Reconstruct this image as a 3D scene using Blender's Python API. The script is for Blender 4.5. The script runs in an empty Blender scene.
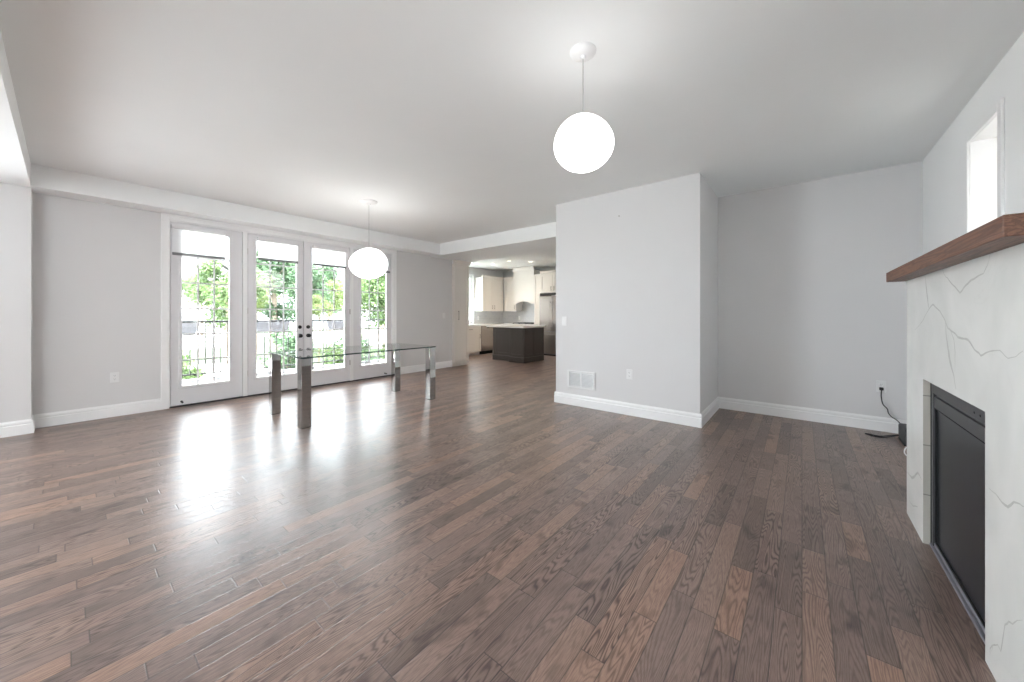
import bpy, bmesh, math, random
from mathutils import Vector, Matrix, noise as mnoise

# ---------------------------------------------------------------- camera, sky, sun, exposure
sc = bpy.context.scene
C = sc.collection
CAM_H = 1.204
cd = bpy.data.cameras.new('camera')
cam = bpy.data.objects.new('camera', cd)
C.objects.link(cam)
cam.location = (0, 0, CAM_H)
cam.rotation_euler = (math.radians(90), 0, math.atan2(290, 360))
cd.sensor_width = 36.0
cd.lens = 360.0 / 1024 * 36
cd.shift_y = -26.0 / 1024
cd.clip_start = 0.02
sc.camera = cam

vs = sc.view_settings
vs.view_transform = 'Standard'
vs.look = 'None'
vs.exposure = 1.34
vs.gamma = 1.0
vs.use_curve_mapping = False

w = bpy.data.worlds.new('overcast_sky')
sc.world = w
w.use_nodes = True
bg = w.node_tree.nodes['Background']
bg.inputs['Color'].default_value = (0.87, 0.93, 1.0, 1)
bg.inputs['Strength'].default_value = 10.0

sl = bpy.data.lights.new('sun', 'SUN')
sl.energy = 12.0
sl.angle = math.radians(8)
sl.color = (1.0, 0.95, 0.86)
sun = bpy.data.objects.new('sun', sl)
C.objects.link(sun)
sun.rotation_euler = Vector((-0.40, 0.10, -0.90)).to_track_quat('-Z', 'Y').to_euler()


def area(name, loc, size, power, direction, color=(1, 1, 1)):
    l = bpy.data.lights.new(name, 'AREA')
    l.shape = 'RECTANGLE'
    l.size, l.size_y = size
    l.energy = power
    l.color = color
    o = bpy.data.objects.new(name, l)
    C.objects.link(o)
    o.location = loc
    o.rotation_euler = Vector(direction).to_track_quat('-Z', 'Z').to_euler()
    return o


# added fill light at the made-up side window behind the camera, garden side
area('added_side_light', (-6.62, -2.6, 1.45), (2.6, 1.9), 140, (1, 0.45, 0.05), (0.875, 0.93, 1.0))
# added twin in the fireplace wall, another invented source behind the camera
area('added_side_light', (1.30, -2.9, 1.45), (2.0, 1.9), 46, (-1, 0.25, 0.05), (0.875, 0.93, 1.0))
# daylight entering by the kitchen window
area('kitchen_window_daylight', (-8.33, 7.5, 1.55), (1.2, 1.0), 6, (1, 0, -0.2), (0.95, 0.98, 1.0))

try:
    sc.cycles.use_denoising = True
    sc.cycles.max_bounces = 10
    sc.cycles.diffuse_bounces = 6
    sc.cycles.glossy_bounces = 5
    sc.cycles.transparent_max_bounces = 16
    sc.cycles.sample_clamp_indirect = 6.0
    sc.cycles.sample_clamp_direct = 2.5
    sc.cycles.caustics_reflective = False
    sc.cycles.caustics_refractive = False
except Exception:
    pass

rnd = random.Random(7)
CEIL = 2.73
LOW = 2.505          # underside of the bulkheads
XD = -6.355          # wall with the garden doors
XR = 0.930           # fireplace wall
YV = 4.265           # wall with the vent
YA = 5.320           # back of the alcove
XVL, XVR = -2.655, -0.850
YP = -0.217         # end of the thicker wall stretch
YB = -4.2            # rear wall, behind the camera


# ---------------------------------------------------------------- materials
def lin(c):
    return tuple((v / 12.92 if v <= 0.04045 else ((v + 0.055) / 1.055) ** 2.4) for v in (x / 255 for x in c))


class NT:
    def __init__(self, name):
        self.m = bpy.data.materials.new(name)
        self.m.use_nodes = True
        self.t = self.m.node_tree
        self.b = self.t.nodes['Principled BSDF']
        self.out = self.t.nodes['Material Output']

    def n(self, kind, **kw):
        x = self.t.nodes.new(kind)
        for k, v in kw.items():
            if hasattr(x, k):
                setattr(x, k, v)
            else:
                x.inputs[k].default_value = v
        return x

    def l(self, a, b):
        self.t.links.new(a, b)

    def math(self, op, a, b=None, c=None):
        x = self.t.nodes.new('ShaderNodeMath')
        x.operation = op
        for i, v in enumerate((a, b, c)):
            if v is None:
                continue
            if isinstance(v, (int, float)):
                x.inputs[i].default_value = v
            else:
                self.l(v, x.inputs[i])
        return x.outputs[0]

    def ramp(self, fac, stops):
        x = self.t.nodes.new('ShaderNodeValToRGB')
        while len(x.color_ramp.elements) < len(stops):
            x.color_ramp.elements.new(0.5)
        for e, (p, col) in zip(x.color_ramp.elements, stops):
            e.position = p
            e.color = (*col, 1)
        self.l(fac, x.inputs[0])
        return x.outputs[0]

    def mix(self, fac, a, b, mode='MIX'):
        x = self.t.nodes.new('ShaderNodeMix')
        x.data_type = 'RGBA'
        x.blend_type = mode
        for sock, v in ((x.inputs[0], fac), (x.inputs[6], a), (x.inputs[7], b)):
            if isinstance(v, (int, float)):
                sock.default_value = v
            elif isinstance(v, tuple):
                sock.default_value = (*v, 1)
            else:
                self.l(v, sock)
        return x.outputs[2]


def paint(name, rgb, rough=0.6, var=0.03, scale=3.0, bump=0.02, bscale=180.0, metallic=0.0, spec=0.5, stretch=None):
    """a plain painted / moulded surface with a little procedural unevenness"""
    k = NT(name)
    tc = k.n('ShaderNodeTexCoord')
    src = tc.outputs['Object']
    if stretch:
        mp = k.n('ShaderNodeMapping')
        mp.inputs['Scale'].default_value = stretch
        k.l(src, mp.inputs['Vector'])
        src = mp.outputs['Vector']
    nz = k.n('ShaderNodeTexNoise', Scale=scale, Detail=3.0)
    k.l(src, nz.inputs['Vector'])
    c = lin(rgb)
    k.l(k.ramp(nz.outputs['Fac'], [(0.3, tuple(v * (1 - var) for v in c)), (0.7, tuple(min(1, v * (1 + var)) for v in c))]), k.b.inputs['Base Color'])
    k.b.inputs['Roughness'].default_value = rough
    k.b.inputs['Metallic'].default_value = metallic
    k.b.inputs['Specular IOR Level'].default_value = spec
    if bump:
        n2 = k.n('ShaderNodeTexNoise', Scale=bscale, Detail=2.0)
        k.l(src, n2.inputs['Vector'])
        bp = k.n('ShaderNodeBump', Strength=bump, Distance=0.01)
        k.l(n2.outputs['Fac'], bp.inputs['Height'])
        k.l(bp.outputs['Normal'], k.b.inputs['Normal'])
    return k.m


def clear_glass(name, tint=(1, 1, 1), ior=1.45, rough=0.0):
    k = NT(name)
    tr = k.n('ShaderNodeBsdfTransparent')
    nz = k.n('ShaderNodeTexNoise', Scale=2.0)
    t2 = tuple(v * 0.985 for v in tint)
    k.l(k.ramp(nz.outputs['Fac'], [(0.3, t2), (0.7, tint)]), tr.inputs['Color'])
    gl = k.n('ShaderNodeBsdfGlossy')
    gl.inputs['Roughness'].default_value = rough
    lw = k.n('ShaderNodeLayerWeight')
    lw.inputs['Blend'].default_value = 0.5
    f0 = ((ior - 1) / (ior + 1)) ** 2
    fac = k.math('MULTIPLY_ADD', k.math('POWER', lw.outputs['Facing'], 5.0), (1 - f0) * (0.0 if ior <= 1.0 else 1.0), f0)
    mx = k.n('ShaderNodeMixShader')
    k.l(fac, mx.inputs[0])
    k.l(tr.outputs[0], mx.inputs[1])
    k.l(gl.outputs[0], mx.inputs[2])
    k.l(mx.outputs[0], k.out.inputs['Surface'])
    return k.m


def emitter(name, rgb, strength):
    k = NT(name)
    nz = k.n('ShaderNodeTexNoise', Scale=6.0)
    c = tuple(rgb)
    k.l(k.ramp(nz.outputs['Fac'], [(0.2, tuple(v * 0.97 for v in c)), (0.8, c)]), k.b.inputs['Emission Color'])
    k.b.inputs['Emission Strength'].default_value = strength
    k.b.inputs['Base Color'].default_value = (0.9, 0.9, 0.9, 1)
    k.b.inputs['Roughness'].default_value = 0.25
    return k.m


def floor_material():
    k = NT('stained_oak_planks')
    tc = k.n('ShaderNodeTexCoord')
    sp = k.n('ShaderNodeSeparateXYZ')
    k.l(tc.outputs['Object'], sp.inputs[0])
    X, Y = sp.outputs[0], sp.outputs[1]
    W = 0.0885
    xs = k.math('DIVIDE', X, W)
    row = k.math('FLOOR', xs)
    fx = k.math('FRACT', xs)
    ex = k.math('MULTIPLY', k.math('MINIMUM', fx, k.math('SUBTRACT', 1.0, fx)), W)       # metres to the long seam
    yy = k.math('ADD', k.math('DIVIDE', Y, 0.62), k.math('MULTIPLY', row, 37.173))
    vor = k.n('ShaderNodeTexVoronoi', voronoi_dimensions='1D', feature='F1', Randomness=0.9)
    vor.inputs['Scale'].default_value = 1.0
    k.l(yy, vor.inputs['W'])
    ved = k.n('ShaderNodeTexVoronoi', voronoi_dimensions='1D', feature='DISTANCE_TO_EDGE', Randomness=0.9)
    ved.inputs['Scale'].default_value = 1.0
    k.l(yy, ved.inputs['W'])
    ey = k.math('MULTIPLY', ved.outputs['Distance'], 0.62)
    edge = k.math('MINIMUM', ex, ey)
    seps = k.n('ShaderNodeSeparateColor')
    k.l(vor.outputs['Color'], seps.inputs[0])
    r1, r2, r3 = seps.outputs[0], seps.outputs[1], seps.outputs[2]
    wn = k.n('ShaderNodeTexWhiteNoise', noise_dimensions='2D')
    cb = k.n('ShaderNodeCombineXYZ')
    k.l(row, cb.inputs[0]); k.l(r1, cb.inputs[1])
    k.l(cb.outputs[0], wn.inputs['Vector'])
    pid = wn.outputs['Value']
    # cathedral grain: level lines of a stretched noise, one slice of it per plank
    gc = k.n('ShaderNodeCombineXYZ')
    k.l(k.math('MULTIPLY', X, 17.0), gc.inputs[0])
    k.l(k.math('MULTIPLY', Y, 1.5), gc.inputs[1])
    k.l(k.math('MULTIPLY', pid, 91.0), gc.inputs[2])
    gn = k.n('ShaderNodeTexNoise', Scale=1.0, Detail=1.2, Roughness=0.4, Distortion=0.0)
    k.l(gc.outputs[0], gn.inputs['Vector'])
    rings = k.math('SINE', k.math('MULTIPLY', gn.outputs['Fac'], 150.0))
    ring = k.math('POWER', k.math('MULTIPLY_ADD', rings, 0.5, 0.5), 2.2)
    # fine pores drawn out along the board
    pc = k.n('ShaderNodeCombineXYZ')
    k.l(k.math('MULTIPLY', X, 420.0), pc.inputs[0])
    k.l(k.math('MULTIPLY', Y, 26.0), pc.inputs[1])
    k.l(k.math('MULTIPLY', pid, 53.0), pc.inputs[2])
    pn = k.n('ShaderNodeTexNoise', Scale=1.0, Detail=2.0, Roughness=0.6)
    k.l(pc.outputs[0], pn.inputs['Vector'])
    # cloudy stain
    sn = k.n('ShaderNodeTexNoise', Scale=7.0, Detail=3.0)
    k.l(tc.outputs['Object'], sn.inputs['Vector'])
    base = k.ramp(pid, [(0.0, lin((116, 98, 90))), (0.3, lin((131, 111, 103))), (0.6, lin((142, 120, 110))), (0.85, lin((151, 126, 113))), (1.0, lin((160, 129, 112)))])
    dark = k.mix(1.0, base, lin((120, 106, 102)), 'MULTIPLY')
    amt = k.math('MULTIPLY_ADD', k.math('MULTIPLY', r2, r2), 0.60, 0.32)
    col = k.mix(k.math('MULTIPLY', ring, amt), base, dark)
    col = k.mix(k.math('MULTIPLY', k.math('SUBTRACT', pn.outputs['Fac'], 0.42), 1.5), col, k.mix(1.0, col, lin((150, 138, 133)), 'MULTIPLY'))
    col = k.mix(k.math('MULTIPLY', k.math('SUBTRACT', sn.outputs['Fac'], 0.35), 0.9), col, k.mix(1.0, col, lin((196, 190, 190)), 'MULTIPLY'))
    kc = k.n('ShaderNodeCombineXYZ')
    k.l(k.math('MULTIPLY', X, 9.0), kc.inputs[0])
    k.l(k.math('MULTIPLY', Y, 4.5), kc.inputs[1])
    k.l(k.math('MULTIPLY', pid, 29.0), kc.inputs[2])
    kn = k.n('ShaderNodeTexNoise', Scale=1.0, Detail=2.0)
    k.l(kc.outputs[0], kn.inputs['Vector'])
    knot = k.math('MINIMUM', k.math('MAXIMUM', k.math('MULTIPLY', k.math('SUBTRACT', kn.outputs['Fac'], 0.60), 8.0), 0.0), 1.0)
    col = k.mix(k.math('MULTIPLY', knot, 0.7), col, k.mix(1.0, col, lin((150, 140, 142)), 'MULTIPLY'))
    seam = k.math('SUBTRACT', 1.0, k.math('MINIMUM', k.math('DIVIDE', edge, 0.0030), 1.0))
    col = k.mix(k.math('MULTIPLY', seam, 0.85), col, lin((44, 37, 35)))
    k.l(col, k.b.inputs['Base Color'])
    rr = k.math('MULTIPLY_ADD', pn.outputs['Fac'], 0.10, 0.255)
    k.l(k.math('ADD', rr, k.math('MULTIPLY', ring, 0.04)), k.b.inputs['Roughness'])
    k.b.inputs['IOR'].default_value = 1.58
    hh = k.math('MINIMUM', k.math('DIVIDE', edge, 0.004), 1.0)
    h = k.math('ADD', hh, k.math('ADD', k.math('MULTIPLY', ring, -0.10), k.math('MULTIPLY', pn.outputs['Fac'], -0.12)))
    h = k.math('ADD', h, k.math('MULTIPLY', pid, 0.12))
    bp = k.n('ShaderNodeBump', Strength=0.35, Distance=0.0016)
    k.l(h, bp.inputs['Height'])
    k.l(bp.outputs['Normal'], k.b.inputs['Normal'])
    return k.m


def wood_material(name, a, b, axis='Y', rough=0.5):
    k = NT(name)
    tc = k.n('ShaderNodeTexCoord')
    mp = k.n('ShaderNodeMapping')
    mp.inputs['Scale'].default_value = {'Y': (30, 2.2, 40), 'Z': (30, 30, 2.2), 'X': (2.2, 30, 40)}[axis]
    k.l(tc.outputs['Object'], mp.inputs['Vector'])
    nz = k.n('ShaderNodeTexNoise', Scale=1.0, Detail=4.0, Distortion=0.6)
    k.l(mp.outputs[0], nz.inputs['Vector'])
    f = k.math('MULTIPLY_ADD', k.math('SINE', k.math('MULTIPLY', nz.outputs['Fac'], 34.0)), 0.5, 0.5)
    col = k.ramp(f, [(0.0, lin(a)), (1.0, lin(b))])
    n2 = k.n('ShaderNodeTexNoise', Scale=5.0, Detail=2.0)
    k.l(tc.outputs['Object'], n2.inputs['Vector'])
    col = k.mix(k.math('MULTIPLY', n2.outputs['Fac'], 0.5), col, k.mix(1.0, col, lin((190, 180, 176)), 'MULTIPLY'))
    k.l(col, k.b.inputs['Base Color'])
    k.b.inputs['Roughness'].default_value = rough
    bp = k.n('ShaderNodeBump', Strength=0.25, Distance=0.002)
    k.l(f, bp.inputs['Height'])
    k.l(bp.outputs['Normal'], k.b.inputs['Normal'])
    return k.m


def tile_material(name, c1, c2, grout, sx, sz, plane):
    k = NT(name)
    tc = k.n('ShaderNodeTexCoord')
    sp = k.n('ShaderNodeSeparateXYZ')
    k.l(tc.outputs['Object'], sp.inputs[0])
    cb = k.n('ShaderNodeCombineXYZ')
    k.l(sp.outputs[plane[0]], cb.inputs[0]); k.l(sp.outputs[plane[1]], cb.inputs[1])
    br = k.n('ShaderNodeTexBrick')
    br.inputs['Color1'].default_value = (*lin(c1), 1)
    br.inputs['Color2'].default_value = (*lin(c2), 1)
    br.inputs['Mortar'].default_value = (*lin(grout), 1)
    br.inputs['Scale'].default_value = 1.0
    br.inputs['Brick Width'].default_value = sx
    br.inputs['Row Height'].default_value = sz
    br.inputs['Mortar Size'].default_value = 0.003
    k.l(cb.outputs[0], br.inputs['Vector'])
    k.l(br.outputs['Color'], k.b.inputs['Base Color'])
    k.b.inputs['Roughness'].default_value = 0.25
    return k.m


def marble_material():
    k = NT('white_marble_slab')
    tc = k.n('ShaderNodeTexCoord')
    nz = k.n('ShaderNodeTexNoise', Scale=2.5, Detail=4.0, Distortion=0.8)
    k.l(tc.outputs['Object'], nz.inputs['Vector'])
    col = k.ramp(nz.outputs['Fac'], [(0.35, lin((222, 223, 220))), (0.65, lin((234, 234, 231)))])
    n2 = k.n('ShaderNodeTexNoise', Scale=1.6, Detail=5.0, Distortion=1.2)
    k.l(tc.outputs['Object'], n2.inputs['Vector'])
    d = k.math('ABSOLUTE', k.math('SUBTRACT', n2.outputs['Fac'], 0.53))
    v = k.math('SUBTRACT', 1.0, k.math('MINIMUM', k.math('DIVIDE', d, 0.006), 1.0))
    col = k.mix(k.math('MULTIPLY', v, 0.06), col, lin((170, 172, 170)))
    k.l(col, k.b.inputs['Base Color'])
    k.b.inputs['Roughness'].default_value = 0.22
    return k.m


def leaf_material(name, a, b):
    k = NT(name)
    g = k.n('ShaderNodeNewGeometry')
    nz = k.n('ShaderNodeTexNoise', Scale=1.4, Detail=2.0)
    tc = k.n('ShaderNodeTexCoord')
    k.l(tc.outputs['Object'], nz.inputs['Vector'])
    f = k.math('MULTIPLY_ADD', g.outputs['Random Per Island'], 0.6, k.math('MULTIPLY', nz.outputs['Fac'], 0.4))
    col = k.ramp(f, [(0.1, lin(a)), (0.9, lin(b))])
    k.l(col, k.b.inputs['Base Color'])
    k.b.inputs['Roughness'].default_value = 0.5
    tl = k.n('ShaderNodeBsdfTranslucent')
    k.l(col, tl.inputs['Color'])
    mx = k.n('ShaderNodeMixShader')
    mx.inputs[0].default_value = 0.45
    k.l(k.b.outputs[0], mx.inputs[1]); k.l(tl.outputs[0], mx.inputs[2])
    k.l(mx.outputs[0], k.out.inputs['Surface'])
    return k.m


def blind_material():
    k = NT('white_blind_fabric')
    tc = k.n('ShaderNodeTexCoord')
    wv = k.n('ShaderNodeTexWave', Scale=160.0)
    wv.bands_direction = 'Z'
    k.l(tc.outputs['Object'], wv.inputs['Vector'])
    col = k.ramp(wv.outputs['Fac'], [(0.0, (0.93, 0.93, 0.94)), (1.0, (0.96, 0.96, 0.97))])
    k.l(col, k.b.inputs['Base Color'])
    k.b.inputs['Roughness'].default_value = 0.9
    tl = k.n('ShaderNodeBsdfTranslucent')
    k.l(col, tl.inputs['Color'])
    mx = k.n('ShaderNodeMixShader')
    mx.inputs[0].default_value = 0.8
    k.l(k.b.outputs[0], mx.inputs[1]); k.l(tl.outputs[0], mx.inputs[2])
    k.l(mx.outputs[0], k.out.inputs['Surface'])
    return k.m


M = dict(
    wall=paint('light_grey_wall_paint', (219, 218, 218), 0.7, 0.012, 1.5, 0.03, 250),
    wall_lightened=paint('lightened_wall_paint', (243, 243, 243), 0.65, 0.01, 1.5, 0.03, 250),  # lightened copy of the wall paint, makes up for light missing there
    ceiling=paint('white_ceiling_paint', (240, 242, 242), 0.85, 0.01, 1.5, 0.03, 200),
    trim=paint('white_trim_paint', (243, 243, 243), 0.35, 0.01, 2.0, 0.01, 120),
    door=paint('white_door_paint', (228, 227, 229), 0.35, 0.012, 2.0, 0.015, 140),
    floor=floor_material(),
    marble=marble_material(),
    vein=paint('grey_marble_vein', (200, 201, 197), 0.25, 0.06, 30, 0.0),
    marble_edge=tile_material('beige_reveal_tile', (196, 193, 184), (188, 186, 178), (150, 148, 142), 0.4, 0.26, (0, 2)),
    mantel=wood_material('walnut_stained_beam', (94, 62, 47), (124, 86, 66), 'Y', 0.5),
    black_metal=paint('charcoal_powder_coat', (60, 60, 63), 0.42, 0.06, 14, 0.04, 300, spec=0.5),
    grey_metal=paint('dark_grey_steel_trim', (128, 128, 135), 0.38, 0.05, 14, 0.02, 300, metallic=0.4),
    cavity=paint('soot_black', (16, 16, 17), 0.8, 0.1, 10, 0.02),
    dark_glass=paint('smoked_fireplace_glass', (34, 36, 41), 0.3, 0.3, 2.2, 0.0, spec=0.35),
    chrome=paint('polished_chrome', (164, 162, 159), 0.035, 0.01, 4, 0.0, metallic=1.0),
    pane=clear_glass('window_glass', (0.97, 0.985, 0.98)),
    tglass=clear_glass('table_glass_top', (0.95, 0.985, 0.975), 1.4),
    tinner=clear_glass('table_glass_underside_far_edges', (0.97, 0.99, 0.985), 1.0),
    tedge=paint('darkened_near_glass_edge', (58, 74, 72), 0.15, 0.1, 8, 0.0),
    globe=emitter('lit_opal_glass', (1.0, 0.985, 0.96), 1.9),
    globe_big=emitter('brighter_lit_opal_glass', (1.0, 0.985, 0.96), 3.2),
    bulb=emitter('lit_downlight_lens', (1.0, 0.86, 0.66), 9.0),
    white_plastic=paint('white_plastic', (232, 232, 232), 0.4, 0.01, 5, 0.0),
    slot=paint('dark_socket_slot', (70, 70, 72), 0.6, 0.05, 5, 0.0),
    black_plastic=paint('matte_black_plastic', (34, 35, 37), 0.45, 0.08, 20, 0.03, 300),
    black_iron=paint('black_iron', (30, 30, 32), 0.4, 0.1, 20, 0.02, 200),
    bronze=paint('oil_rubbed_black_hardware', (20, 19, 19), 0.3, 0.1, 20, 0.0, metallic=0.3),
    cord=paint('pale_grey_cord', (170, 170, 170), 0.6, 0.02, 5, 0.0),
    cabinet=paint('cream_cabinet_lacquer', (230, 225, 218), 0.4, 0.012, 2, 0.01, 120),
    island=paint('charcoal_cabinet_lacquer', (72, 66, 62), 0.4, 0.04, 3, 0.01, 120),
    quartz=paint('white_quartz', (238, 237, 234), 0.2, 0.02, 9, 0.0),
    splash_l=tile_material('grey_wall_tile_left', (206, 206, 206), (198, 199, 201), (214, 214, 212), 0.15, 0.075, (1, 2)),
    splash_b=tile_material('grey_wall_tile_back', (208, 208, 208), (200, 201, 203), (214, 214, 212), 0.15, 0.075, (0, 2)),
    steel=paint('brushed_stainless', (158, 150, 143), 0.28, 0.05, 3, 0.05, 60, metallic=1.0, stretch=(60, 60, 2)),
    handle=paint('satin_nickel', (140, 132, 122), 0.3, 0.02, 5, 0.0, metallic=1.0),
    blind=blind_material(),
    rail_grey=paint('grey_aluminium_rail', (150, 150, 152), 0.4, 0.03, 6, 0.0, metallic=0.3),
    bar=paint('grey_blind_bar', (128, 128, 130), 0.5, 0.03, 6, 0.0),
    deck=paint('pale_deck_boards', (222, 219, 214), 0.7, 0.05, 4, 0.05, 90),
    planter=paint('grey_rattan_planter', (134, 136, 142), 0.7, 0.12, 60, 0.15, 220),
    soil=paint('dark_potting_soil', (70, 58, 48), 0.95, 0.2, 60, 0.3, 120),
    leaf_a=leaf_material('bright_green_leaves', (56, 78, 42), (94, 115, 68)),
    leaf_b=leaf_material('mid_green_leaves', (46, 70, 47), (84, 109, 76)),
    leaf_c=leaf_material('yellow_green_leaves', (75, 92, 46), (112, 126, 74)),
    bark=paint('grey_brown_bark', (112, 100, 88), 0.9, 0.2, 14, 0.4, 60),
    lawn=paint('mown_lawn', (50, 62, 36), 0.9, 0.2, 3, 0.3, 60),
    paving=paint('pale_concrete', (216, 213, 208), 0.8, 0.05, 3, 0.1, 90),
    siding=paint('pale_grey_siding', (222, 222, 222), 0.7, 0.04, 3, 0.05, 60),
    brick=tile_material('pale_house_brick', (172, 163, 156), (160, 152, 146), (150, 146, 142), 0.22, 0.075, (1, 2)),
    roof=paint('grey_shingles', (120, 116, 114), 0.85, 0.12, 12, 0.2, 60),
)


# ---------------------------------------------------------------- mesh helpers
OFF = {}


class MB:
    """collects shapes given in world coordinates into ONE mesh object"""

    def __init__(self, T=None):
        self.bm = bmesh.new()
        self.T = T
        self.mi = 0

    def _post(self, vs, fs=None):
        if self.T is not None:
            for v in vs:
                v.co = self.T @ v.co
        if fs is None:
            fs = {f for v in vs for f in v.link_faces}
        for f in fs:
            f.material_index = self.mi

    def box(self, x0, x1, y0, y1, z0, z1, bev=0.0, seg=1):
        r = bmesh.ops.create_cube(self.bm, size=1.0)
        vs = r['verts']
        for v in vs:
            v.co = Vector(((x0 + x1) / 2 + v.co.x * (x1 - x0), (y0 + y1) / 2 + v.co.y * (y1 - y0), (z0 + z1) / 2 + v.co.z * (z1 - z0)))
        fs = {f for v in vs for f in v.link_faces}
        if bev > 0:
            es = list({e for v in vs for e in v.link_edges})
            rr = bmesh.ops.bevel(self.bm, geom=es, offset=bev, segments=seg, profile=0.5, affect='EDGES')
            vs = list({v for f in rr['faces'] for v in f.verts} | {v for v in vs if v.is_valid})
            fs = None
        self._post(vs, fs)
        return self

    def poly(self, pts):
        vs = [self.bm.verts.new(p) for p in pts]
        f = self.bm.faces.new(vs)
        self._post(vs, [f])
        return self

    def prism(self, pts, d):
        """pts: closed outline; d: extrusion vector"""
        d = Vector(d)
        a = [self.bm.verts.new(p) for p in pts]
        b = [self.bm.verts.new(Vector(p) + d) for p in pts]
        fs = [self.bm.faces.new(a), self.bm.faces.new(list(reversed(b)))]
        n = len(pts)
        for i in range(n):
            fs.append(self.bm.faces.new((a[i], b[i], b[(i + 1) % n], a[(i + 1) % n])))
        self._post(a + b, fs)
        return self

    def tube(self, path, r, n=10, cap=True):
        path = [Vector(p) for p in path]
        rs = r if isinstance(r, (list, tuple)) else [r] * len(path)
        rings = []
        t0 = (path[1] - path[0]).normalized()
        up = Vector((0, 0, 1)) if abs(t0.z) < 0.9 else Vector((1, 0, 0))
        nrm = t0.cross(up).normalized()
        for i, p in enumerate(path):
            t = (path[min(i + 1, len(path) - 1)] - path[max(i - 1, 0)]).normalized()
            nrm = (nrm - t * nrm.dot(t)).normalized()
            bn = t.cross(nrm)
            rings.append([self.bm.verts.new(p + (nrm * math.cos(a) + bn * math.sin(a)) * rs[i]) for a in (2 * math.pi * k / n for k in range(n))])
        fs = []
        for a, b in zip(rings, rings[1:]):
            for k in range(n):
                fs.append(self.bm.faces.new((a[k], a[(k + 1) % n], b[(k + 1) % n], b[k])))
        if cap:
            fs.append(self.bm.faces.new(list(reversed(rings[0]))))
            fs.append(self.bm.faces.new(rings[-1]))
        self._post([v for rg in rings for v in rg], fs)
        return self

    def lathe(self, c, prof, axis='Z', n=32):
        """prof: (radius, height) pairs; poles where radius is 0"""
        c = Vector(c)
        ax = {'Z': (Vector((1, 0, 0)), Vector((0, 1, 0)), Vector((0, 0, 1))),
              'X': (Vector((0, 1, 0)), Vector((0, 0, 1)), Vector((1, 0, 0))),
              'Y': (Vector((0, 0, 1)), Vector((1, 0, 0)), Vector((0, 1, 0)))}[axis]
        rings, allv, fs = [], [], []
        for r, h in prof:
            if r <= 1e-6:
                rings.append([self.bm.verts.new(c + ax[2] * h)])
            else:
                rings.append([self.bm.verts.new(c + ax[2] * h + (ax[0] * math.cos(a) + ax[1] * math.sin(a)) * r) for a in (2 * math.pi * k / n for k in range(n))])
            allv += rings[-1]
        for a, b in zip(rings, rings[1:]):
            for k in range(n):
                q = [a[k % len(a)], a[(k + 1) % len(a)], b[(k + 1) % len(b)], b[k % len(b)]]
                q2 = []
                for v in q:
                    if v not in q2:
                        q2.append(v)
                if len(q2) > 2:
                    fs.append(self.bm.faces.new(q2))
        for rg, rev in ((rings[0], True), (rings[-1], False)):
            if len(rg) > 2:
                fs.append(self.bm.faces.new(list(reversed(rg)) if rev else rg))
        self._post(allv, fs)
        return self

    def build(self, name, mat, parent=None, smooth=False, kind=None, recalc=True):
        off = Vector(OFF.get(parent, (0, 0, 0))) if parent else Vector((0, 0, 0))
        if off.length:
            for v in self.bm.verts:
                v.co -= off
        if recalc:
            bmesh.ops.recalc_face_normals(self.bm, faces=self.bm.faces[:])
        me = bpy.data.meshes.new(name)
        self.bm.to_mesh(me)
        self.bm.free()
        for m in (mat if isinstance(mat, (list, tuple)) else [mat]):
            me.materials.append(m)
        if smooth:
            for p in me.polygons:
                p.use_smooth = True
            try:
                me.set_sharp_from_angle(angle=math.radians(40))
            except Exception:
                pass
        o = bpy.data.objects.new(name, me)
        C.objects.link(o)
        if parent:
            o.parent = parent
            OFF[o] = tuple(off)
        if kind:
            o['kind'] = kind
        return o


def tag(o, label, cat, group=None):
    o['label'] = label
    o['category'] = cat
    if group:
        o['group'] = group
    return o


def thing(name, label, cat, loc, group=None, kind=None):
    o = bpy.data.objects.new(name, None)
    o.empty_display_size = 0.05
    C.objects.link(o)
    o.location = loc
    OFF[o] = tuple(loc)
    tag(o, label, cat, group)
    if kind:
        o['kind'] = kind
    return o


def struct_root(name, loc=(0, 0, 0)):
    o = bpy.data.objects.new(name, None)
    o.empty_display_size = 0.05
    C.objects.link(o)
    o.location = loc
    OFF[o] = tuple(loc)
    o['kind'] = 'structure'
    return o


def S(name, label, cat, mb, mat, smooth=False):
    return tag(mb.build(name, mat, None, smooth, 'structure'), label, cat)


def frame_T(origin, u, n):
    """local x along u, local y outward along n, local z up"""
    u, n, o = Vector(u), Vector(n), Vector(origin)
    m = Matrix.Identity(4)
    for i in range(3):
        m[i][0], m[i][1], m[i][2], m[i][3] = u[i], n[i], (0, 0, 1)[i], o[i]
    return m


# ---------------------------------------------------------------- room shell
b = MB()
b.box(-8.4, 1.25, YB - 0.25, 10.0, -0.12, 0.0)
S('floor', 'dark brown oak plank floor running through room and kitchen', 'floor', b, M['floor'])

b = MB()
b.box(-8.4, 1.25, YB - 0.25, 10.0, CEIL, CEIL + 0.12)
b.box(1.25, 2.5, YB - 0.25, 6.2, CEIL + 0.1, CEIL + 0.22)      # unseen eave, added to keep sun and sky off the niche window
S('ceiling', 'flat white ceiling over the whole room', 'ceiling', b, M['ceiling'])

# garden door wall, with the door opening
b = MB()
DO0, DO1, DOZ = 0.842, 4.093, 2.43
b.box(XD - 0.22, XD, YP, DO0, 0, CEIL)
b.box(XD - 0.22, XD, DO1, 5.66, 0, CEIL)
b.box(XD - 0.22, XD, DO0, DO1, DOZ, CEIL)
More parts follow.
